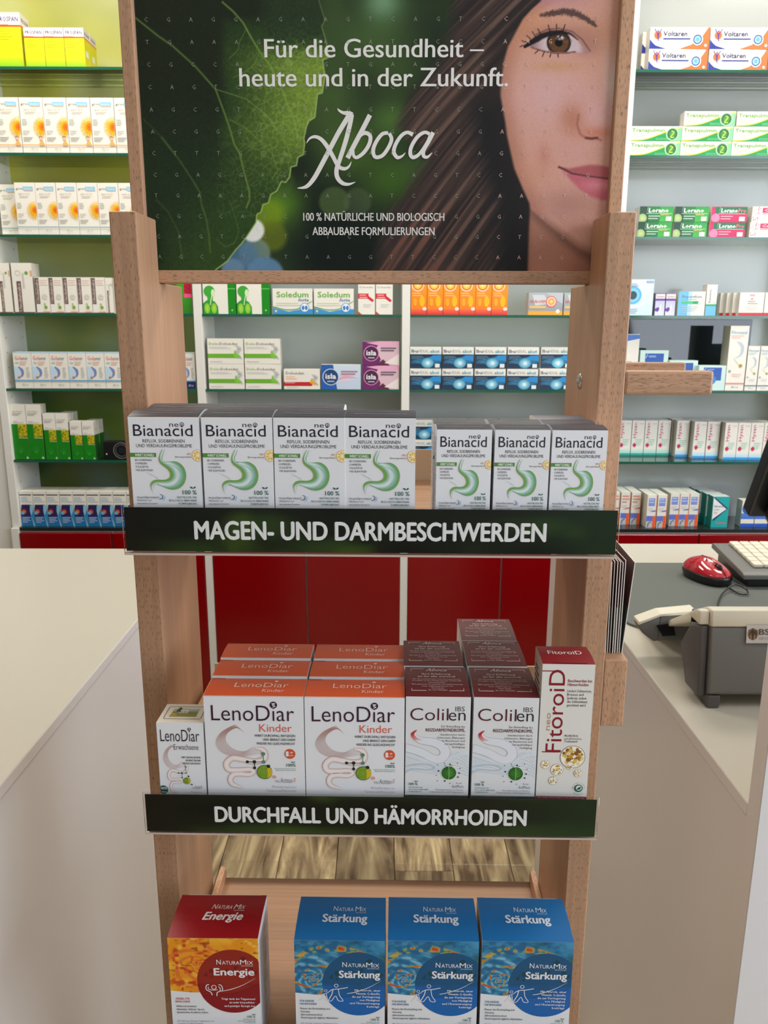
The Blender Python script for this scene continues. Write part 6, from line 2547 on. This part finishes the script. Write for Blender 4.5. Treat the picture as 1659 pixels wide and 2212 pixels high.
def d_teal(w, h):
    P = BP(w, h)
    P.rect(0, 0, w, h, C(20, 170, 170))
    P.poly([(w*.08, h*.98), (w*.95, h*.62), (w*.1, h*.2)], C(24, 36, 92))
    P.poly([(w*.02, h*.96), (w*.86, h*.6), (w*.04, h*.26)], C(238, 240, 240))
    P.text('Rhinospray', w*.1, h*.66, h*.06, C(60, 66, 80), w=w*.56, bold=.012, shear=.15, res=1)
    P.text('plus', w*.12, h*.56, h*.05, C(80, 84, 96), w=w*.3, res=1)
    lines(P, w*.12, h*.49, [w*.2, w*.2], h*.04, h*.015, C(224, 110, 110))
    P.rect(w*.3, h*.12, w*.92, h*.16, C(220, 110, 110))
    return P


def d_bluecirc(w, h):
    P = BP(w, h)
    BL = C(36, 90, 196)
    P.rect(0, h*.3, w, h*.52, C(60, 110, 206), C(90, 140, 220))
    P.circ(w*.5, h*.7, w*.46, BL, n=24)
    P.circ(w*.54, h*.72, w*.28, C(240, 242, 248), n=20)
    P.rect(0, 0, w, h*.13, BL)
    P.rect(0, h*.13, w, h*.3, W1)
    return P


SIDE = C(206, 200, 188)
BACKN = [0]


def stock(name, w, d, h, dfun, places, desc, group, front=W1, top=None, side=None, left=None, gap=None, side_fn=None, cat='box', suffix=None):
    """places: list of (x, y_front, z, label tail) ; builds the kind once and puts every carton on its shelf"""
    pr = [('front_print', dfun(w, h), front_map(w, d), None)] if dfun else []
    if side_fn:
        for s in (-1, 1):
            pr.append(('side_print', side_fn(d, h), side_map(w, d, s), None))
    k = Kind(name, w, d, h, front, pr, top, side or SIDE, left)
    for (x, y, z, tail) in places:
        rz = random.uniform(-0.012, 0.012)
        k.place((x, y+d/2, z+0.0004), rz, (desc+', '+tail) if tail else desc, group if len(places) > 1 else None, cat)
    return k


def rowp(x0, step, n, y, z, where, dy=0.0):
    return [(x0+step*i, y, z, (ordinal(i, n)+' '+where).strip()) for i in range(n)]


S = SHELF_Z
YB_ = 2.765


def ivy_side(d, h):
    P = BP(d, h)
    P.rect(0, 0, d, h*.74, C(206, 196, 10))
    P.rect(0, h*.74, d, h*.775, C(214, 80, 40))
    P.text('PROSPAN', d*.12, h*.84, h*.075, C(96, 88, 130), w=d*.76, res=1)
    P.rect(d*.15, h*.3, d*.6, h*.46, C(216, 220, 190))
    return P


stock('syrup_carton', 0.0755, 0.066, 0.1554, d_ivy, [(-1.1665, YB_, S[0], '')], 'bigger yellow-green syrup carton with white head, top shelf at far left', None, side_fn=ivy_side)
stock('syrup_carton', 0.0608, 0.055, 0.1134, d_ivy, rowp(-1.0905, 0.0630, 3, YB_, S[0], 'of three in front') + [(-0.9645, YB_+0.0565, S[0], 'directly behind the rightmost')], 'smaller yellow-green syrup carton on the top shelf', 'small yellow-green syrup cartons', side_fn=ivy_side)
stock('spray_carton', 0.0738, 0.05, 0.165, lambda w, h: d_sun(w, h, C(244, 170, 100), True), rowp(-1.1938, 0.0754, 6, YB_, S[1], 'in the upper sunflower row'), 'white carton with yellow sunflower and orange stripe', 'upper row of sunflower cartons')
stock('spray_carton', 0.0663, 0.048, 0.161, lambda w, h: d_sun(w, h, C(130, 176, 180), False), rowp(-1.163, 0.0675, 6, YB_, S[2], 'in the lower sunflower row') + [(-1.2330, 2.803, S[2], 'set back at the left end')], 'white carton with yellow sunflower and teal stripe', 'lower row of sunflower cartons')
stock('drops_carton', 0.0455, 0.06, 0.162, lambda w, h: d_gera(w, h, True), [(-1.2617, YB_, S[3], 'left one at the frame edge')], 'tall cream carton with brown upright lettering', None, left=C(120, 90, 80))
stock('drops_carton', 0.0682, 0.06, 0.1622, lambda w, h: d_gera(w, h, True), [(-1.1991, YB_, S[3], 'right one beside the small ones')], 'tall cream carton with brown upright lettering', None, left=C(120, 90, 80))
stock('tablet_carton', 0.0455, 0.042, 0.117, lambda w, h: d_gera(w, h, False), rowp(-1.1365, 0.0470, 5, YB_, S[3], 'in the row'), 'small cream carton with brown upright lettering and sprig', 'small cream sprig cartons', left=C(150, 130, 120))
stock('tablet_carton', 0.024, 0.045, 0.116, lambda w, h: d_gera(w, h, True), [(-0.9125, YB_, S[3], '')], 'narrow cream carton turned sideways next to the left post of the stand', None)
stock('throat_spray_carton', 0.0612, 0.045, 0.122, lambda w, h: d_mist(w, h, False), rowp(-1.2262, 0.0622, 6, YB_, S[4], 'in its row'), 'white and pale blue carton with red title', 'pale blue throat cartons')
stock('throat_spray_carton', 0.0434, 0.045, 0.1217, lambda w, h: d_mist(w, h, True), [(-0.6600, YB_, S[4], '')], 'pale blue carton with navy foot between stand post and shelf upright', None)
for nm, w_, h_, xs, note in (('big', 0.0520, 0.191, (-1.2590, -1.2058), 'tall'), ('mid', 0.0424, 0.1595, (-1.1540, -1.1105), 'medium'), ('small', 0.0405, 0.1325, (-1.0640, -1.0215), 'short')):
    pl = [(x, YB_, S[5], ['left one', 'right one'][i]+' of its pair') for i, x in enumerate(xs)]
    if nm != 'big':
        pl.append((xs[1]+0.001, YB_+0.047, S[5], 'behind the right one of the pair'))

    def th_side(d, h):
        P = BP(d, h)
        P.rect(0, 0, d, h*.645, C(10, 84, 24))
        lines(P, d*.1, h*.8, [d*.7, d*.6], h*.03, h*.015, C(180, 176, 166))
        return P
    stock('herbal_carton', w_, 0.045, h_, d_thyme, pl, note+' green and white herbal carton with plant photo', note+' green herbal cartons', side_fn=th_side)
# small black device carton
lb = box('camera_module', -0.0448, 0.0448, -0.02, 0.02, 0.0, 0.0633, MAT['black'], None, 0.002, 2)
lb.location = (-0.9290, YB_+0.02, S[5]+0.0004)
tag(lb, 'black box with round lens on the shelf next to the green herbal cartons', 'camera')
for r0, r1, dp, mt in ((0.026, 0.0285, 0.002, 'grey'), (0.019, 0.0215, 0.002, 'grey_dark')):
    bm = bmesh.new()
    n = 32
    rings = []
    for (rad, yy) in ((r0, 0), (r0, -dp), (r1, -dp), (r1, 0)):
        rings.append([bm.verts.new((0.019+rad*math.cos(2*math.pi*k/n), -0.0202+yy, 0.0315+rad*math.sin(2*math.pi*k/n))) for k in range(n)])
    for a in range(3):
        for k in range(n):
            bm.faces.new((rings[a][k], rings[a][(k+1) % n], rings[a+1][(k+1) % n], rings[a+1][k]))
    mesh_obj('lens_ring', bm_mesh(bm, 'lens_ring'), lb, [MAT[mt]])
bm = bmesh.new()
bmesh.ops.create_uvsphere(bm, u_segments=14, v_segments=8, radius=0.0035)
sc_ = mesh_obj('screw', bm_mesh(bm, 'screw', True), lb, [MAT['steel']])
sc_.location = (-0.034, -0.0205, 0.018)
box('lens_glass', 0.009, 0.029, -0.0212, -0.0203, 0.0215, 0.0415, MAT['dark_glass'], lb, 0.0003)

for r_ in range(2):
    stock('pain_carton', 0.0462, 0.040, 0.1265, d_ache, rowp(-1.2610, 0.0475, 9, YB_+0.0415*r_, BASE_Z, ['in the front row', 'in the row behind'][r_]), 'blue carton with dark shoulder picture and white top', 'blue shoulder-picture cartons')
stock('tea_carton', 0.0490, 0.05, 0.125, d_flower, [(-0.6618, YB_, S[3], '')], 'green carton with red flower just left of the shelf upright', None)

# bay left of centre
stock('cough_carton', 0.1100, 0.05, 0.1215, d_lungs, [(-0.5450, YB_, S[3], 'left one of the pair'), (-0.4320, YB_, S[3], 'right one of the pair')], 'white and green carton with lung silhouette', 'lung silhouette cartons', top=C(20, 130, 20), side=C(16, 120, 16))
stock('capsule_carton', 0.1335, 0.045, 0.0836, d_soledum, [(-0.2992, YB_, S[3], 'left one of the pair'), (-0.1612, YB_, S[3], 'right one of the pair')], 'white and blue wave carton with green title', 'blue wave cartons')
stock('throat_spray_carton', 0.0562, 0.04, 0.103, d_dob_small, [(-0.0512, YB_, S[3], 'left one of the pair'), (0.0085, YB_, S[3], 'right one of the pair')], 'small white carton with red diagonal swash', 'red swash cartons')
dz = 0.0842
pl = []
for lv in range(2):
    for i, x in enumerate((-0.5315, -0.4064)):
        pl.append((x-0.004*lv*0, YB_, S[4]+lv*(dz+0.0006), ['lower', 'upper'][lv]+' '+['left', 'right'][i]+' of the four'))
stock('lozenge_carton', 0.1221, 0.045, dz, d_dolo, pl, 'white carton with green swoosh and bar', 'green swoosh lozenge cartons')
stock('lozenge_carton', 0.1238, 0.045, 0.067, lambda w, h: d_dolo(w, h, True), [(-0.2734, YB_, S[4], '')], 'white carton with red bar and orange leaf on the middle shelf', None)
stock('lozenge_carton', 0.1350, 0.045, 0.083, lambda w, h: d_isla(w, h, False), [(-0.1396, YB_, S[4], '')], 'blue and silver pastille carton with round navy logo', None)
dz = 0.0802
stock('lozenge_carton', 0.1250, 0.045, dz, lambda w, h: d_isla(w, h, True), [(-0.0030, YB_, S[4], 'lower one'), (-0.0030, YB_, S[4]+dz+0.0006, 'upper one')], 'purple and pink pastille carton in a stack of two', 'purple pastille cartons')

# bay right of centre
stock('pain_carton', 0.0530, 0.045, 0.1204, d_burst, rowp(0.1245, 0.0543, 6, YB_, S[3], 'of six'), 'orange carton with glowing sun rings', 'orange sun-ring cartons', front=C(246, 140, 30), side=C(236, 120, 30))
stock('pain_carton', 0.1150, 0.05, 0.073, d_neuro, [(0.5509, YB_, S[3], 'left one'), (0.6695, YB_, S[3], 'right one half behind the post')], 'grey carton with orange target', 'grey target cartons')
dz = 0.0712
pl = []
xs = (0.1503, 0.2607, 0.3720, 0.4835, 0.5946)
for i, x in enumerate(xs):
    pl.append((x, YB_, S[4], 'lower row, '+ordinal(i, 5)))
for i, x in enumerate(xs):
    pl.append((x+(0.008 if i == 4 else 0), YB_+(0.03 if i == 4 else 0), S[4]+dz+0.0006, 'upper row, '+ordinal(i, 5)))
stock('pain_carton', 0.1062, 0.055, dz, d_ibu, pl, 'white and dark blue painkiller carton in the open stack', 'blue painkiller cartons, upper shelf')
dz = 0.0686
pl = []
for lv in range(2):
    for i in range(5):
        pl.append((0.1448+0.1092*i, 2.80, S[5]+lv*(dz+0.0006), ['lower', 'upper'][lv]+' row, '+ordinal(i, 5)))
stock('pain_carton', 0.1058, 0.055, dz, d_ibu, pl, 'dark blue painkiller carton low behind the stomach cartons', 'blue painkiller cartons, lower shelf')

# bay above the right counter
dz = 0.061
pl = []
for lv in range(2):
    for i, x in enumerate((0.9305, 1.1200, 1.3100)):
        pl.append((x, YB_, S[0]+lv*(dz+0.0006), ['lower', 'upper'][lv]+' row, '+ordinal(i, 3)))
pl += [(0.9200, YB_+0.0415, S[0], 'behind the lower left one'), (0.9200, YB_+0.0415, S[0]+dz+0.0006, 'behind the upper left one')]
stock('gel_carton', 0.1860, 0.04, dz, d_volt, pl, 'long white carton with blue corner and orange sweep', 'long gel cartons', left=C(196, 190, 182))
dz = 0.0440
pl = []
for lv, xs in enumerate(((0.8780, 1.0432, 1.2084), (0.8790, 1.0445, 1.2098), (1.0480, 1.2160))):
    for i, x in enumerate(xs):
        pl.append((x, YB_, S[1]+lv*(dz+0.0006), ['bottom', 'middle', 'top'][lv]+' row, '+ordinal(i, len(xs))))
stock('balm_carton', 0.1632, 0.042, dz, d_trans, pl, 'long white and green balm carton with round emblem', 'green balm cartons', left=C(206, 198, 188))
dz = 0.0475
for pink in (False, True):
    xs = (1.1379,) if pink else (0.8985, 1.0145)
    pl = []
    for lv in range(2):
        for i, x in enumerate(xs):
            pl.append((x+0.002*lv, YB_, S[2]+lv*(dz+0.0006), ['lower', 'upper'][lv]+('' if pink else [' left', ' right'][i])+' one'))
    stock('allergy_carton', 0.1165 if pink else 0.1115, 0.05, dz, lambda w, h, p=pink: d_lor(w, h, p), pl, ('pink' if pink else 'dark green')+' allergy carton with white title', ('pink' if pink else 'dark green')+' allergy cartons', side=C(206, 200, 190))
stock('allergy_carton', 0.1106, 0.05, 0.048, d_cet, [(1.2673, YB_, S[2], 'lower one'), (1.2705, YB_, S[2]+0.0486, 'upper one')], 'white and pink speckled carton at the right frame edge', 'speckled pink cartons', side=C(206, 200, 190))
stock('vitamin_carton', 0.0864, 0.04, 0.1168, d_eye, [(0.8677, YB_, S[3], '')], 'pale blue carton with a big blue eye iris', None)
stock('drops_carton', 0.0318, 0.03, 0.0735, d_purple, [(0.9354, YB_, S[3], 'left one'), (0.9709, YB_, S[3], 'right one')], 'small white and purple eye drop carton', 'purple eye drop cartons', left=C(120, 130, 160))
stock('ointment_carton', 0.0905, 0.045, 0.0783, lambda w, h: d_bep(w, h, False), [(1.0415, YB_, S[3], '')], 'light blue and white wide carton with green bar', None)
stock('ointment_carton', 0.0350, 0.04, 0.1010, lambda w, h: d_bep(w, h, True), [(1.1074, YB_, S[3], '')], 'tall narrow white carton with blue foot beside the green-bar carton', None)
pl = [(1.2440, YB_, S[3], 'left one in front'), (1.3290, YB_, S[3], 'right one in front')]
for k in range(3):
    pl.append((1.2440-0.012*(k+1), YB_+0.0235*(k+1), S[3], ['first', 'second', 'third'][k]+' of those staggered behind'))
stock('cosmetic_carton', 0.0822, 0.022, 0.0762, d_redfoot, pl, 'white carton with red foot', 'white cartons with red foot', left=C(206, 204, 198))
stock('nappy_pack', 0.0560, 0.04, 0.1879, d_whiteblue, [(0.8593, 2.80, S[4], '')], 'tall white pack with blue arc above the wooden side rail', None)
for i, (x, y, h_) in enumerate(((0.9420, 2.80, 0.1336), (1.0428, 2.79, 0.0998), (1.1345, 2.766, 0.084))):
    stock('plaster_carton', 0.0930 if i == 2 else 0.0975, 0.05, h_, d_bluewin, [(x, y, S[4], '')],
          'pale mint carton with blue window, %s of three above the wooden side rail' % ['left and tallest', 'middle', 'right and lowest'][i], 'mint and blue plaster cartons', front=C(206, 232, 226), side=C(196, 226, 216))
stock('spray_carton', 0.0635, 0.06, 0.2170, lambda w, h: d_nasal(w, h, True), [(1.2142, YB_, S[4], '')], 'tall white nasal spray carton with face drawing', None, left=C(176, 172, 160))
stock('spray_carton', 0.0395, 0.045, 0.1498, lambda w, h: d_nasal(w, h, False), rowp(1.2700, 0.0424, 3, YB_, S[4], 'in the row'), 'shorter white nasal spray carton with blue stripe', 'short nasal spray cartons')
stock('saline_carton', 0.0452, 0.045, 0.1276, lambda w, h: d_hys(w, h, True), rowp(0.8885, 0.0475, 4, 2.89, S[5], 'in the row'), 'white carton with pink upright title and teal foot', 'teal-footed saline cartons', left=C(170, 180, 176))
xs = (1.0876, 1.1385, 1.1855, 1.2365, 1.2825, 1.3285, 1.3745)
ys = (2.86, 2.83, 2.83, 2.80, 2.80, 2.80, 2.80)
pl = [(x, y, S[5], ordinal(i, 7)+' in front') for i, (x, y) in enumerate(zip(xs, ys))]
pl += [(x-0.004, y+0.043, S[5], ordinal(i, 7)+' behind') for i, (x, y) in enumerate(zip(xs, ys))]
stock('saline_carton', 0.0442, 0.041, 0.1312, lambda w, h: d_hys(w, h, False), pl, 'white carton with pink upright title and blue foot', 'blue-footed saline cartons', left=C(190, 186, 176))
for red in (True, False):
    if red:
        base = [(0.8460, 2.81), (0.8842, 2.81), (0.9224, 2.81)]
    else:
        base = [(0.9650, 2.766), (1.0022, 2.766), (1.0560, 2.79), (1.0910, 2.79), (1.1260, 2.79)]
    pl = []
    nm = ['first', 'second', 'third', 'fourth', 'fifth']
    for row in range(3):
        for i, (x, y) in enumerate(base):
            yy = y+0.0375*row
            if yy+0.036 > 2.949:
                continue
            pl.append((x, yy, BASE_Z, nm[i]+' from left, '+['front', 'second', 'third'][row]+' row'))
    stock('joint_carton', 0.0335, 0.036, 0.1195, lambda w, h, r=red: d_knee(w, h, r), pl, 'slim white carton with orange stripe and %s' % ('salmon text' if red else 'violet text'), ('salmon' if red else 'violet')+' joint cartons', top=C(240, 238, 228), left=C(214, 206, 192))
pl = [(1.2126-0.006*k, 2.77+0.0445*k, BASE_Z, ['in front', 'second in line', 'third in line', 'last in line'][k]) for k in range(4)]
stock('nasal_spray_carton', 0.0588, 0.043, 0.1134, d_teal, pl, 'teal and white nose spray carton', 'teal nose spray cartons', top=C(226, 230, 228), left=C(16, 120, 112), side=C(16, 130, 124))
stock('cream_carton', 0.0470, 0.045, 0.0964, d_bluecirc, [(1.3178, 2.78, BASE_Z, 'left one'), (1.3675, 2.78, BASE_Z, 'right one')], 'white carton with blue ring under the black monitor', 'blue ring cartons', left=C(176, 190, 190))
